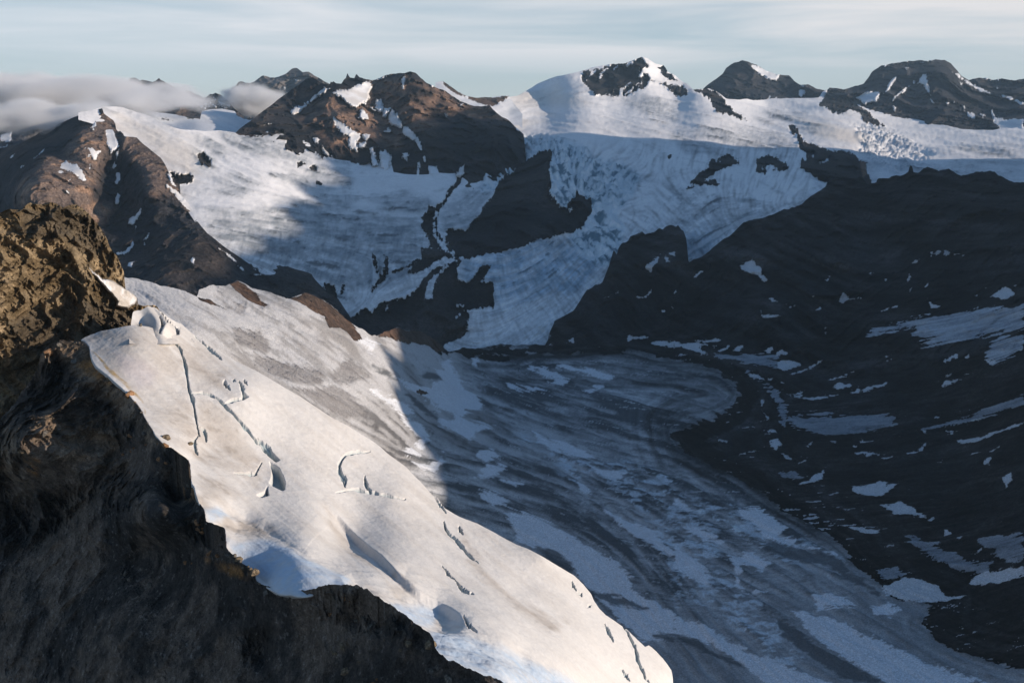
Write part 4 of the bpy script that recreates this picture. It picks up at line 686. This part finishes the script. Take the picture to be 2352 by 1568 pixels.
# ================================================================== A : the near ridge
SIL_A2 = '''R4 -300,1280 -60,1110 0,1062 60,1000 100,950 130,900 170,850 205,800 230,750 245,700 255,660 275,630 300,602 340,585 380,568 430,566 500,573 530,590 560,622 564,660 575,700 600,740 640,772 680,800 720,838 760,872 800,905 830,940 858,965 880,1000 905,1050 930,1090 950,1120 975,1170 990,1185 1008,1205 1040,1234 1070,1240 1100,1260 1130,1282 1160,1300 1180,1320 1190,1350
1194,1400 1200,1470 1216,1490 1225,1530 1240,1568 R7 1252,440 1275,462 1283,500 1290,545 1330,560 1370,575 1400,588 1410,605 1414,650 1418,710 1450,752 1480,780 1520,808 1560,840 1600,872 1606,930 1640,950 1670,965 1700,976 1760,987 1830,990 1900,985 1950,978 2000,966 2060,952 2110,948 2195,955
R8 190,952 230,970 270,985 300,1010 340,1030 370,1052 410,1075 440,1102 480,1130 520,1152 545,1170 560,1190 590,1208 620,1228 660,1262 680,1290 690,1340 715,1375 740,1400 770,1418 800,1430 840,1445 880,1462 915,1485 950,1502 1000,1518 1050,1532 1100,1548 1150,1572 1300,1640'''
SIL_A1 = '''R4 480,640 500,572 560,540 620,518 700,498 780,480 830,470 865,468 930,480 980,498 1010,512 1045,536 1062,532 1125,528 1128,455 1200,520 R4 1210,528 1300,592 1400,655 1500,712 1620,768 1760,850 1880,920 2000,1000 2100,1065 2195,1110
R5 300,1192 350,1232 390,1270 500,1350 600,1450 660,1520 700,1568 R8 690,402 750,470 850,525 950,560 1050,610 1200,690 1260,715 1330,750 1400,790 1480,840 1560,890 1620,950 1670,1010 1690,1055 1720,1100 1760,1140 1830,1190 1900,1240 1960,1300 2008,1342 2030,1332 2050,1345 2080,1372 2120,1412 2150,1450 2172,1480 2180,1515 2184,1568 2190,1800'''
CR = PS('''R4 1045,536 1085,570 1120,610 1150,680 1165,740 1172,800 1185,860 1205,930 1220,1000 1228,1060 1240,1120 1250,1160;1250,1100 1275,1115 1290,1160 1290,1195;1245,1150 1215,1190 1225,1240 1240,1275;
R4 1205,890 1260,895 1300,905 1350,925 1390,950 1420,985 1460,1020 1510,1080 1560,1140 1600,1190 1650,1250 1690,1290;1610,1180 1660,1220 1700,1270 1740,1320;1400,840 1415,850 1440,880;1410,960 1440,950 1470,940 1510,935 1545,920;1500,830 1520,870 1525,920;1460,820 1475,830;1530,820 1550,850;1285,600 1310,620 1350,655 1390,690;1220,540 1250,560 1285,600;
R4 2180,1275 2150,1300 2130,1340 2128,1390 2145,1440 2165,1490;R8 85,230 90,200 105,165 130,135 180,120 210,115 240,122 280,115;125,340 128,300 100,250 85,215;250,270 250,300 265,340 290,375;70,375 110,370 180,355 250,370 350,390 450,410 500,422;
R8 745,550 755,600 790,640 850,700 880,745 960,815;840,580 850,610 862,630;690,405 720,450 755,500;735,830 770,880 810,915;815,925 850,970 900,1005 930,1012;1548,925 1560,960 1575,985;1590,995 1608,1025;1655,1080 1662,1090;1755,1195 1775,1240 1795,1280 1805,1310;1860,1475 1885,1510 1910,1545;
R8 1870,1210 1900,1260 1930,1310 1955,1370 1960,1420 1985,1470 2010,1530 2040,1568;870,1135 900,1180 950,1220;R7 1640,190 1600,260 1470,250''')
BIG = PS('''R8 -30,400 10,445 80,510 140,580 200,640 270,700 360,770 440,840 520,900 600,960 680,1010 760,1060 830,1110 900,1165''')
HOLE = add(new_field(), 'R4 1690,1330 1720,1350 1750,1370 1770,1410 1788,1450 1785,1500 1770,1505 1720,1480 1690,1460 1705,1430 1710,1390;1610,1530 1660,1510 1680,1480 1680,1530 1640,1540;1570,1160 1600,1185 1650,1220 1700,1270 1755,1320 1730,1330 1680,1290 1630,1230;1512,890 1530,895 1558,920 1520,940;1400,830 1412,820 1430,860 1405,850;1200,560 1215,580')
BASIN = add(new_field(), 'R4 960,345 1030,375 1085,440 1120,480 1122,530 1050,532 1000,500 1020,440 1000,400')
F_MOAT = add(new_field(), 'R7 1270,430 1330,440 1450,450 1540,500 1600,570 1500,540 1400,560 1480,600 1650,600 1750,650 1900,740 2100,820 2195,850 2195,960 1900,990 1750,985 1600,880 1390,700 1380,600 1270,540 R7 1380,600 1390,700 1600,880 1750,985 2000,965 R8 60,950 300,1010 560,1190 700,1380 950,1500 1150,1580 1600,1580 1400,1440 1230,1350 1100,1300 900,1200 700,1010 500,880 400,880 100,830')
F_BLUESHADE = add(new_field(), 'R7 1290,470 1380,450 1430,490 1390,540 1300,550;1400,640 1500,680 1650,660 1800,700 2000,800 2195,870 2195,940 1900,980 1750,980 1600,870 1450,740;R8 320,1000 450,960 600,990 720,1040 680,1130 560,1150 420,1060;0,900 160,890 150,930 0,950;600,1200 700,1190 900,1230 1100,1300 1300,1400 1500,1500 1650,1580 1150,1580 900,1460 720,1380')
F_DIRT = add(new_field(), 'R4 560,540 900,490 1040,560 1150,760 1190,900 1210,1060 1240,1150 1050,1150 950,1060 880,960 800,850 650,700;1060,560 1240,600 1440,760 1400,840 1300,900 1220,880 1170,740;1230,920 1340,930 1440,1010 1560,1180 1640,1320 1500,1350 1350,1260 1260,1180;900,1080 1180,1180 1240,1250 1400,1320 1560,1330 1650,1420 1600,1490 1480,1400 1250,1300;1240,1400 1400,1440 1480,1540 1260,1568;R7 1240,350 1400,370 1450,400 1300,420;1380,560 1560,540 1700,600 1640,640 1450,600;R8 850,600 1000,850 1200,1050 1500,1200 1400,1250 1100,1000 900,800;0,440 130,600 300,800 450,860 300,800 100,700;150,925 300,900 500,880 560,930 400,970 250,960;700,1040 780,1130 860,1180 700,1160 640,1100', off=4)
F_YEL = add(new_field(), 'R4 562,625 600,660 660,720 740,790 820,860 880,920 890,950 850,930 780,860 700,790 620,700;880,920 900,960 930,1050 890,980')
F_PINK = add(new_field(), 'R4 700,640 900,680 1000,780 960,860 860,880 760,780')
def crack_depth(u, v, lines, width, depth):
    dz = np.zeros(u.shape); lo = np.zeros(u.shape)
    for p in lines:
        b = (u > p[:, 0].min() - 16) & (u < p[:, 0].max() + 16) & (v > p[:, 1].min() - 16) & (v < p[:, 1].max() + 16); i = np.nonzero(b)[0]
        if not len(i): continue
        wob = fbm(u[i] / 12, v[i] / 12, v[i] * 0, 4) * 1.3
        d, s, side = line_dist(p, u[i] + wob, v[i] - wob); w = width * (.35 + .9 * np.sin(np.clip(s, .03, .97) * pi)) * (1 + .5 * fbm(s * 14, s * 0 + len(p), s * 0, 3))
        q = sst(w, w * .35, d); dz[i] = np.maximum(dz[i], q * depth); rim = sst(w * 3.2, w * 1.1, d) * (side > 0); lo[i] = np.maximum(lo[i], rim * (1 - q))
    return dz, lo
def paint_A1(u, v, x, y, z):
    wu, wv = warp(u, v, x, y, z, 18, 4)
    a = np.deg2rad(40); s1 = fbm((u * cos(a) + v * sin(a)) / 130, (v * cos(a) - u * sin(a)) / 9, u * 0, 5); n = fbm(x / 22, y / 22, z / 22, 6, .58); nn = fbm(x / 5, y / 5, z / 5, 5, .6)
    base = lerp(np.tile(C(.70, .685, .665), (len(u), 1)), C(.56, .525, .485), sst(-.4, .7, .55 * s1 + .35 * n) * .55); base = lerp(base, C(.80, .785, .76), sst(1250, 1480, v) * .5)
    d = sst(-10, 16, samp(F_DIRT, wu, wv) + 5 * n + 6 * s1); base = lerp(base, C(.50, .46, .42), d * np.clip(.62 + .45 * n + .18 * s1, 0, 1))
    base = lerp(base, C(.33, .29, .25), d * sst(.35, .9, nn + .7 * n) * .45)
    base = lerp(base, C(.54, .50, .53), sst(-10, 20, samp(F_PINK, wu, wv)) * .5)
    b = sst(-6, 12, samp(F_BLUESHADE, wu, wv) + 4 * n); base = lerp(base, C(.50, .62, .76), b * np.clip(.7 + .4 * nn, 0, 1))  # bluish shade of the hollows beside the rocks painted onto the snow
    yl = sst(-1.5, 2.5, samp(F_YEL, wu - 0, wv)); base = lerp(base, C(.42, .29, .13), yl * np.clip(.6 + .8 * s1 + .5 * nn, 0, 1))
    return {'rock_colour': np.tile(C(.09, .07, .05), (len(u), 1)), 'snow_colour': base, 'snow_line': np.full(len(u), 9.0), '_n': n, '_s': s1, '_d': d}
def relief_A1(u, v, x, y, z, A):
    cd, rim = crack_depth(u, v, CR, 3.4, 2.6); big = 0 * u
    h = sst(-1.5, 3.5, samp(HOLE, u + 3 * A['_n'], v)); bs = sst(-4, 10, samp(BASIN, u, v))
    deep = np.clip(cd / 2.6 + h, 0, 1)
    A['snow_colour'][:] = lerp(A['snow_colour'], C(.34, .44, .47), deep * .8)  # blue crack ice, darkened further with the shade inside the cracks painted in
    m = sst(-30, 26, samp(F_MOAT, u, v)); under = v - sil_fn(SIL_A2)(u)
    step = 0 * u
    for p in BIG:
        d_, s_, side_ = line_dist(p, u + A['_n'] * 1.5, v); step = step + 4.8 * sst(-1, 7, d_ * side_) * np.exp(-np.maximum(d_ * side_, 0) / 45) * sst(0, .22, s_) * sst(1.0, .85, s_) * (d_ < 260)
    dz = -cd - h * 7 - bs * 5 + .30 * A['_n'] + .4 * fbm(x / 60, y / 60, z / 60, 4) * 3 + .16 * fbm(x / 4, y / 4, z / 4, 5, .6) + 0.10 * A['_s'] + .10 * A['_d'] * fbm(x / 3, y / 3, z / 3, 4)
    dz = dz - step - m * (3.2 + 1.8 * fbm(x / 18, y / 18, z / 18, 5))
    return .008 + .06 * sst(-4, 16, under), dz
SV_A1 = Survey('''190,780,606 400,1050,484 470,1165,445 600,1330,402 850,1380,348 1000,1490,318 1150,1568,303 1150,1700,296
370,700,665 450,770,655 560,830,650 800,985,640 1000,1150,622 1250,1265,610 1380,1400,600 1540,1550,588 1560,1700,560
310,745,612 385,770,622 350,900,556 450,1050,515 600,1100,540 800,1250,495 1000,1400,402 700,1000,600 560,900,600 900,1150,580 1200,1350,545 1200,1500,392 1400,1560,500 560,1200,462 700,1270,418''')
SILF_A2 = sil_fn(SIL_A2)
def VB1(u): return SILF_A2(u) + 12
M_SNOW = terrain_mat('near_snow', .55, 1.0, .15, (.97, 1.02))
layer(186, 1552, VB1, SIL_A1, SV_A1, 1.15, 1.15, paint_A1, 1, M_SNOW, relief_A1, seed=61, back=(.3, 1.1), spec=[
    ('snowfield', 'big smooth cream snowfield cut by long crevasses, steepening away from the near rocks', 'snowfield', 'structure')])
# small snow hollow behind the dome
def relief_A1b(u, v, x, y, z, A):
    cd, rim = crack_depth(u, v, PS('R4 1010,380 1060,440 1110,470;1000,400 1020,450 1000,500'), 4, 4); return u * 0, -cd + .6 * A['_n'] - 3.0 * sst(12, -12, np.abs(samp(BASIN, u, v)) - 4)
layer(297, 418, lambda u: u * 0 + 790, 'R4 700,560 812,520 822,470 828,420 832,392 842,382 860,376 880,378 905,366 930,350 962,341 985,352 1010,372 1050,400 1100,436 1135,460 1200,520', Survey('270,710,640 300,718,640 350,705,655 400,735,672 420,765,660 300,780,600 360,780,612 410,790,625 330,740,640 380,745,625'),
      .8, .8, paint_A1, 1, M_SNOW, relief_A1b, seed=62, back=(.1, .9), spec=[('snow_hollow', 'small bright snow hollow tucked between the dark crag and the domed snow edge', 'snow', 'structure')])

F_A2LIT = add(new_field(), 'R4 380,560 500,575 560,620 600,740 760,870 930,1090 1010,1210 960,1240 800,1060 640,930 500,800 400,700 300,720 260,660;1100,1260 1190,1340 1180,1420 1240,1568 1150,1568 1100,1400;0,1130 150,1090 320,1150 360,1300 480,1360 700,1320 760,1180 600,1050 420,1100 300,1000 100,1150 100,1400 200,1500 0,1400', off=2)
F_ORANGE = add(new_field(), 'R7 1155,370 1190,340 1220,350 1235,410 1190,430 1150,400;R7 1260,780 1500,830 1600,880 1560,930 1440,900;R7 150,150 240,180 230,270 160,240;R4 560,640 700,800 780,880 680,850 520,760 440,700')
def paint_A2(u, v, x, y, z):
    n = fbm(x / 30, y / 30, z / 30, 6, .58); m = fbm(x / 6, y / 6, z / 6, 5, .6); q = fbm(x / 1.7, y / 1.7, z / 1.7, 4)
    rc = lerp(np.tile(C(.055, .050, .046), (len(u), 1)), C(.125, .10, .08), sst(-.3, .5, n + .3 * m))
    w = sst(-14, 16, samp(F_A2LIT, u, v) + 8 * n); rc = lerp(rc, C(.28, .205, .14), w * np.clip(.55 + .4 * m, 0, 1))  # sunlight along the crest and knolls painted in as lighter brown rock
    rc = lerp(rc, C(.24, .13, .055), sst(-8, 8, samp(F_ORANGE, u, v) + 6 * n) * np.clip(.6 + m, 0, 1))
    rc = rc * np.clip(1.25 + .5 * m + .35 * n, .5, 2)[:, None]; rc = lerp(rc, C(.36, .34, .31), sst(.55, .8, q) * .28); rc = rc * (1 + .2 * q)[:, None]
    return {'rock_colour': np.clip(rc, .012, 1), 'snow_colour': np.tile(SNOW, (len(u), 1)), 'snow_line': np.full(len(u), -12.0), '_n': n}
F_CRAG = add(new_field(), 'R4 260,660 330,620 420,800 620,860 760,1000 780,1180 700,1320 560,1480 300,1568 0,1568 0,1150 150,1000 R7 0,0 700,100 650,300 500,500 200,700 0,700;R4 1040,1232 1100,1260 1160,1300 1190,1370 1240,1568 1120,1500 1090,1350;R7 650,250 800,220 860,420 700,500;R7 1150,540 1400,600 1390,700 1200,650;R7 1540,1280 1700,1260 1650,1440 1560,1420;R8 0,960 300,1010 560,1190 560,1300 200,1200 0,1150', off=6)
def relief_A2(u, v, x, y, z, A):
    cr = sst(-20, 20, samp(F_CRAG, u, v)); g = ridged(x / 40, y / 40, z / 55, 8, .62); h = ridged(x / 9, y / 9, z / 7, 6, .62)
    s = fbm(x / 90, y / 90, z / 90, 3)
    fd = .25 + .75 * sst(0, 26, v - SILF_A2(u)); k3 = ridged(x / 3, y / 3, z / 2.5, 4, .6); cr = cr * fd; b1 = -np.abs(vn(x / 11, y / 11, z / 9 + g))
    return -(g - .4) * (.010 + .050 * cr) - (k3 - .4) * (.0025 + .006 * cr) - b1 * .012 * fd - (h - .4) * (.0030 + .016 * cr) - s * .012, u * 0 + fbm(x / 4, y / 4, z / 4, 5, .65) * .35
SV_A2 = Survey('''190,785,597 0,970,578 -100,1020,580 100,900,590 400,1055,478 470,1170,441 600,1330,398 700,1360,378 850,1385,344 1000,1495,314 1150,1570,300 1250,1620,292
0,1568,530 0,1300,568 0,1150,590 60,1000,526 150,1000,534 230,1020,543 300,1040,533 350,1050,494 130,790,598 330,950,520 150,880,575 250,870,566 380,1170,446 100,1150,565 300,1400,468 200,1250,530 500,1568,408 800,1568,345 450,1250,452 400,1150,490 600,1450,400 0,1750,500 600,1750,370 1000,1750,300 -100,1500,570 350,1250,490 300,1000,525 700,1450,380''')
M_NEAR = terrain_mat('near_rock', .38, .8, .15)
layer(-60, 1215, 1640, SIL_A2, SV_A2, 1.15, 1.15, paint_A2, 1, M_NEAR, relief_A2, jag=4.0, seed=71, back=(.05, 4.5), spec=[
    ('rock_ridge', 'dark loose rock ridge in shade filling the near corner, edged by the cream snowfield', 'rock', 'structure')])
F_A3SNOW = add(new_field(), 'R4 560,110 590,140 640,180 700,195 760,225 820,265 860,300 858,320 830,345 800,365 730,350 740,320 700,270 660,230 620,190')
F_A3DK = add(new_field(), 'R4 40,470 200,380 380,400 420,300 640,330 760,360 860,410 850,480 600,530 500,570 250,640 100,640;R1 120,1010 450,980 560,1040 640,1150 640,1290 500,1250 400,1180 160,1160', off=3)
def paint_A3(u, v, x, y, z):
    n = fbm(x / 26, y / 26, z / 26, 6, .58); m = fbm(x / 6, y / 6, z / 6, 5, .6); wu, wv = warp(u, v, x, y, z, 10, 3)
    rc = lerp(np.tile(C(.21, .155, .09), (len(u), 1)), C(.38, .29, .18), sst(-.3, .5, n + .4 * m))
    rc = lerp(rc, C(.085, .07, .052), sst(-12, 12, samp(F_A3DK, wu, wv) + 8 * n) * .8); rc = lerp(rc, C(.05, .045, .038), sst(.1, .6, m - .5 * n) * .5)
    sc = lerp(np.tile(SNOW * .9, (len(u), 1)), C(.42, .36, .29), sst(-.2, .4, n + .5 * m) * .7)
    rc = rc * np.clip(1 + .7 * m, .35, 2)[:, None]
    return {'rock_colour': rc, 'snow_colour': sc, 'snow_line': samp(F_A3SNOW, wu, wv) + 1, '_n': n}
def relief_A3(u, v, x, y, z, A):
    rock = sst(4, -4, A['snow_line']); g = ridged(x / 34, y / 34, z / 44, 7, .6); h = ridged(x / 10, y / 10, z / 9, 5, .6)
    k3 = ridged(x / 3.4, y / 3.4, z / 2.8, 4, .6)
    return -((g - .4) * .044 + (h - .4) * .022 + (k3 - .4) * .007) * (.12 + .88 * rock) - fbm(x / 70, y / 70, z / 70, 3) * .02, rock * 0 + fbm(x / 4, y / 4, z / 4, 5, .65) * .4 * rock
SIL_A3 = '''R1 -300,1200 -60,1040 0,1022 30,1005 60,998 100,1002 135,1000 165,972 190,962 240,970 265,968 290,958 330,955 352,966 390,990 420,978 450,968 480,972 510,990 550,1018 570,1045 600,1080 620,1105 640,1132 670,1180 680,1215 690,1240 710,1268 730,1290 745,1320 760,1352 772,1380 778,1402 780,1440 781,1500
R4 800,248 820,265 845,285 860,300 866,340 885,345 905,352 930,348 960,343 985,352 1000,380 1010,480'''
SV_A3 = Survey('''-60,560,600 0,483,618 120,470,640 195,478,656 240,530,672 280,620,690 290,700,690 320,690,698 350,710,700 0,600,610 100,600,628 200,600,655 0,750,608 100,760,622 150,700,638 200,740,648 250,760,666 320,740,690 300,780,668 0,900,606 180,860,630 200,900,628 100,900,614 -60,900,600 250,680,676 380,740,700''')
layer(-60, 372, lambda u: np.interp(u, [-60, 0, 90, 180, 220, 400], [1040, 980, 930, 860, 800, 790]), SIL_A3, SV_A3, 1.0, 1.0, paint_A3, 1, M_NEAR, relief_A3, jag=2.6, seed=81, back=(.06, 1.0), spec=[
    ('rock_crag', 'golden brown craggy rock knoll in low sun with a small snow tongue at its foot', 'rock', 'structure')])

# ================================================================== loose rocks on the near ridge
def surf_at(key, u, v):
    U, vj, co = SURF[key]; i = int(np.clip(np.searchsorted(U, u), 1, len(U) - 2)); j = int(np.clip(np.searchsorted(-vj, -v), 1, len(vj) - 2)); return co[j, i]
def boulder_mesh(seed, mat, c0, c1, flat=.7, elong=1.2):
    bm = bmesh.new(); bmesh.ops.create_icosphere(bm, subdivisions=4, radius=1.0)
    co = np.array([v.co[:] for v in bm.verts]); rs = np.random.RandomState(seed)
    for k in range(11):                       # broken faces
        n = rs.normal(size=3); n /= np.linalg.norm(n); d = .55 + .28 * rs.rand(); p = co @ n - d; co = co - np.clip(p, 0, None)[:, None] * n * .96
    q = fbm(co[:, 0] * 2 + seed, co[:, 1] * 2, co[:, 2] * 2, 4, .6); co = co * (1 + .07 * q)[:, None] * np.array([elong, 1, flat])
    f = np.array([[v.index for v in fc.verts] for fc in bm.faces]); bm.free()
    w = sst(-.4, .5, fbm(co[:, 0] * 3, co[:, 1] * 3, co[:, 2] * 3 + seed, 4))
    return co, f, {'rock_colour': lerp(np.tile(c0, (len(co), 1)), c1, w), 'snow_colour': np.tile(SNOW, (len(co), 1)), 'snow_line': np.full(len(co), -12.0)}
M_STONE = terrain_mat('loose_stone', .12, .8, .3)
protos = {}
def boulder(kind, key, u, v, size, rz, label, group=None, tilt=0.0, sink=.25, name='boulder'):
    kinds = {'grey': (C(.10, .09, .08), C(.20, .18, .15), .7, 1.2), 'rust': (C(.20, .11, .055), C(.38, .22, .12), .8, 1.1), 'slab': (C(.16, .10, .06), C(.34, .20, .11), 2.1, .9), 'block': (C(.14, .11, .075), C(.28, .22, .15), .75, 1.3)}[kind]
    kk = (kind, int(rz * 10) % 3)
    if kk not in protos:
        co, f, at = boulder_mesh(hash(kind[0]) % 7 + kk[1] * 13 + len(kind), M_STONE, *kinds); o = make_mesh(name, co, f, M_STONE, at); protos[kk] = o
    else:
        o = protos[kk].copy(); scn.collection.objects.link(o); o.name = name
    p = surf_at(key, u, v); o.location = (p[0], p[1], p[2] + size * (.5 - sink)); o.scale = (size, size * .85, size); o.rotation_euler = (tilt, tilt * .5, rz)
    for kdel in ('label', 'category', 'group', 'kind'):
        if kdel in o: del o[kdel]
    return tag(o, label, 'boulder', None, group)
A1K, A2K, A3K = 'snowfield61', 'rock_ridge71', 'rock_crag81'
boulder('block', A1K, 380, 1006, 2.3, .3, 'larger brown boulder half melted into the snow edge beside the rocks')
boulder('block', A1K, 436, 1019, 1.9, 1.1, 'lone brown boulder sitting beside the small crevasse on the snow')
boulder('rust', A2K, 296, 712, 3.0, .7, 'rust brown boulder at the top of the rocks beside the bright snow hollow')
boulder('grey', A1K, 322, 706, 1.6, 1.9, 'small grey boulder at the top end of the snow beside the crag')
boulder('slab', A2K, 434, 1128, 3.4, .2, 'tall orange slab standing on the rock crest against the snow')
boulder('slab', A2K, 447, 1134, 2.4, 1.4, 'short pointed orange slab leaning beside the taller slab')
boulder('rust', A2K, 110, 812, 3.2, .4, 'rounded rust coloured boulder high on the shaded near ridge')
boulder('grey', A2K, 137, 793, 2.2, 1.2, 'round grey boulder below the tip of the domed snow')
boulder('grey', A2K, 168, 835, 2.6, 2.0, 'dark grey boulder on the brown scree below the domed snow')
boulder('block', A2K, 585, 1245, 2.0, .9, 'broad flat brown block on the rock point jutting into the blue snow')
_rb = np.random.RandomState(5)
_pts = [(200, 800), (260, 850), (320, 930), (365, 1010), (395, 1060), (425, 1100), (455, 1170), (470, 1200), (520, 1235), (560, 1275), (640, 1350), (760, 1370), (850, 1400), (930, 1460), (990, 1510), (300, 1000), (150, 950), (60, 1000), (220, 1050), (470, 1250), (600, 1480), (800, 1480), (300, 1300), (900, 1540)]
for k in range(120):
    b = _pts[k % len(_pts)]; u_ = b[0] + _rb.normal() * 26; v_ = b[1] + abs(_rb.normal()) * 30 + 3
    v_ = max(v_, float(SILF_A2(np.array([u_]))[0]) + 2)
    boulder(['grey', 'block', 'grey', 'rust'][k % 4], A2K, u_, v_, .6 + 1.7 * _rb.rand() ** 2.5, _rb.rand() * 6, 'small loose angular stone lying on the dark scree of the near ridge', 'loose stones on the near rock ridge', _rb.normal() * .3, name='scree_stone')

# ================================================================== air: haze and the fog banks
def vol_mat(name, col, aniso, dens):
    m = bpy.data.materials.new(name); m.use_nodes = True; t = m.node_tree; t.nodes.remove(t.nodes['Principled BSDF'])
    v = nd(t, 'ShaderNodeVolumePrincipled'); v.inputs['Color'].default_value = col; v.inputs['Anisotropy'].default_value = aniso; v.inputs['Density'].default_value = dens
    t.links.new(v.outputs[0], t.nodes['Material Output'].inputs['Volume']); return m, t, v
def box(name, a, b, mat):
    co = np.array([(x, y, z) for x in (a[0], b[0]) for y in (a[1], b[1]) for z in (a[2], b[2])], float)
    f = np.array([(0, 1, 3, 2), (4, 6, 7, 5), (0, 4, 5, 1), (2, 3, 7, 6), (0, 2, 6, 4), (1, 5, 7, 3)])
    me = bpy.data.meshes.new(name); me.from_pydata([tuple(c) for c in co], [], [tuple(map(int, q)) for q in f]); me.materials.append(mat)
    o = bpy.data.objects.new(name, me); scn.collection.objects.link(o); return o
hm_, _t, _v = vol_mat('haze', (.58, .82, 1.0, 1), .2, 1.25e-5)
tag(box('haze', (-17500, -900, -1151.5), (17500, 17500, 620), hm_), 'thin blue mountain air fading the distant peaks', 'haze', 'stuff')
def fog(name, label, u, v, t, rx_, ry_, rz_, dens, seed, tilt=0.0, thr=.42, sc=(7.0, 4.0, 1.3)):
    q = rays(u, v); c = (t * q[0], t * q[1], t * q[2])
    bm_u = 24; verts = []; faces = []
    for j in range(13):
        ph = pi * j / 12
        for i in range(bm_u): th = 2 * pi * i / bm_u; verts.append((sin(ph) * cos(th), sin(ph) * sin(th), cos(ph)))
    for j in range(12):
        for i in range(bm_u): faces.append((j * bm_u + i, (j + 1) * bm_u + i, (j + 1) * bm_u + (i + 1) % bm_u, j * bm_u + (i + 1) % bm_u))
    me = bpy.data.meshes.new(name); me.from_pydata(verts, [], faces)
    m, tr, vv = vol_mat(name + '_vapour', (.985, .985, .99, 1), .1, 0); lk = tr.links.new
    g0 = nd(tr, 'ShaderNodeNewGeometry'); g1 = nd(tr, 'ShaderNodeVectorMath', operation='SUBTRACT'); lk(g0.outputs['Position'], g1.inputs[0]); g1.inputs[1].default_value = c
    g = nd(tr, 'ShaderNodeVectorMath', operation='DIVIDE'); lk(g1.outputs[0], g.inputs[0]); g.inputs[1].default_value = (rx_, ry_, rz_)
    ln = nd(tr, 'ShaderNodeVectorMath', operation='LENGTH'); lk(g.outputs[0], ln.inputs[0])
    mpp = nd(tr, 'ShaderNodeMapping'); mpp.inputs['Scale'].default_value = sc; mpp.inputs['Location'].default_value = (seed, seed * 1.3, 0); lk(g.outputs[0], mpp.inputs[0])
    nn = nd(tr, 'ShaderNodeTexNoise'); nn.inputs['Scale'].default_value = .8; nn.inputs['Detail'].default_value = 4; nn.inputs['Roughness'].default_value = .5; lk(mpp.outputs[0], nn.inputs['Vector'])
    n2 = nd(tr, 'ShaderNodeMath', operation='MULTIPLY_ADD'); lk(nn.outputs['Fac'], n2.inputs[0]); n2.inputs[1].default_value = thr; n2.inputs[2].default_value = 1.9 - thr * .62
    a = nd(tr, 'ShaderNodeMath', operation='MULTIPLY_ADD'); lk(ln.outputs['Value'], a.inputs[0]); a.inputs[1].default_value = -2.0; lk(n2.outputs[0], a.inputs[2])
    r = nd(tr, 'ShaderNodeMapRange', interpolation_type='SMOOTHSTEP'); r.inputs[1].default_value = 0.0; r.inputs[2].default_value = .8; r.inputs[3].default_value = 0; r.inputs[4].default_value = dens
    lk(a.outputs[0], r.inputs[0]); lk(r.outputs[0], vv.inputs['Density'])
    me.materials.append(m); o = bpy.data.objects.new(name, me); scn.collection.objects.link(o); o.location = c; o.scale = (rx_, ry_, rz_); o.rotation_euler = (0, tilt, 0)
    tag(o, label, 'fog', 'stuff', 'fog patches on the mountains')
fog('fog', 'long smooth grey fog bank lying level across the far left summits', 70, 224, 6600, 1500, 700, 190, .022, 1.0, .045, 2.2, (4.5, 3.0, 1.2))
fog('fog', 'lower torn fog roll spilling over the crest of the brown mountain', 70, 268, 5300, 760, 420, 120, .018, 5.0, -.02, 3.4, (5.0, 3.0, 1.3))
fog('fog', 'small white fog patch between the distant peak and the rock massif', 582, 230, 9000, 430, 330, 190, .025, 9.0, .1, 2.4, (2.6, 3.0, 1.8))
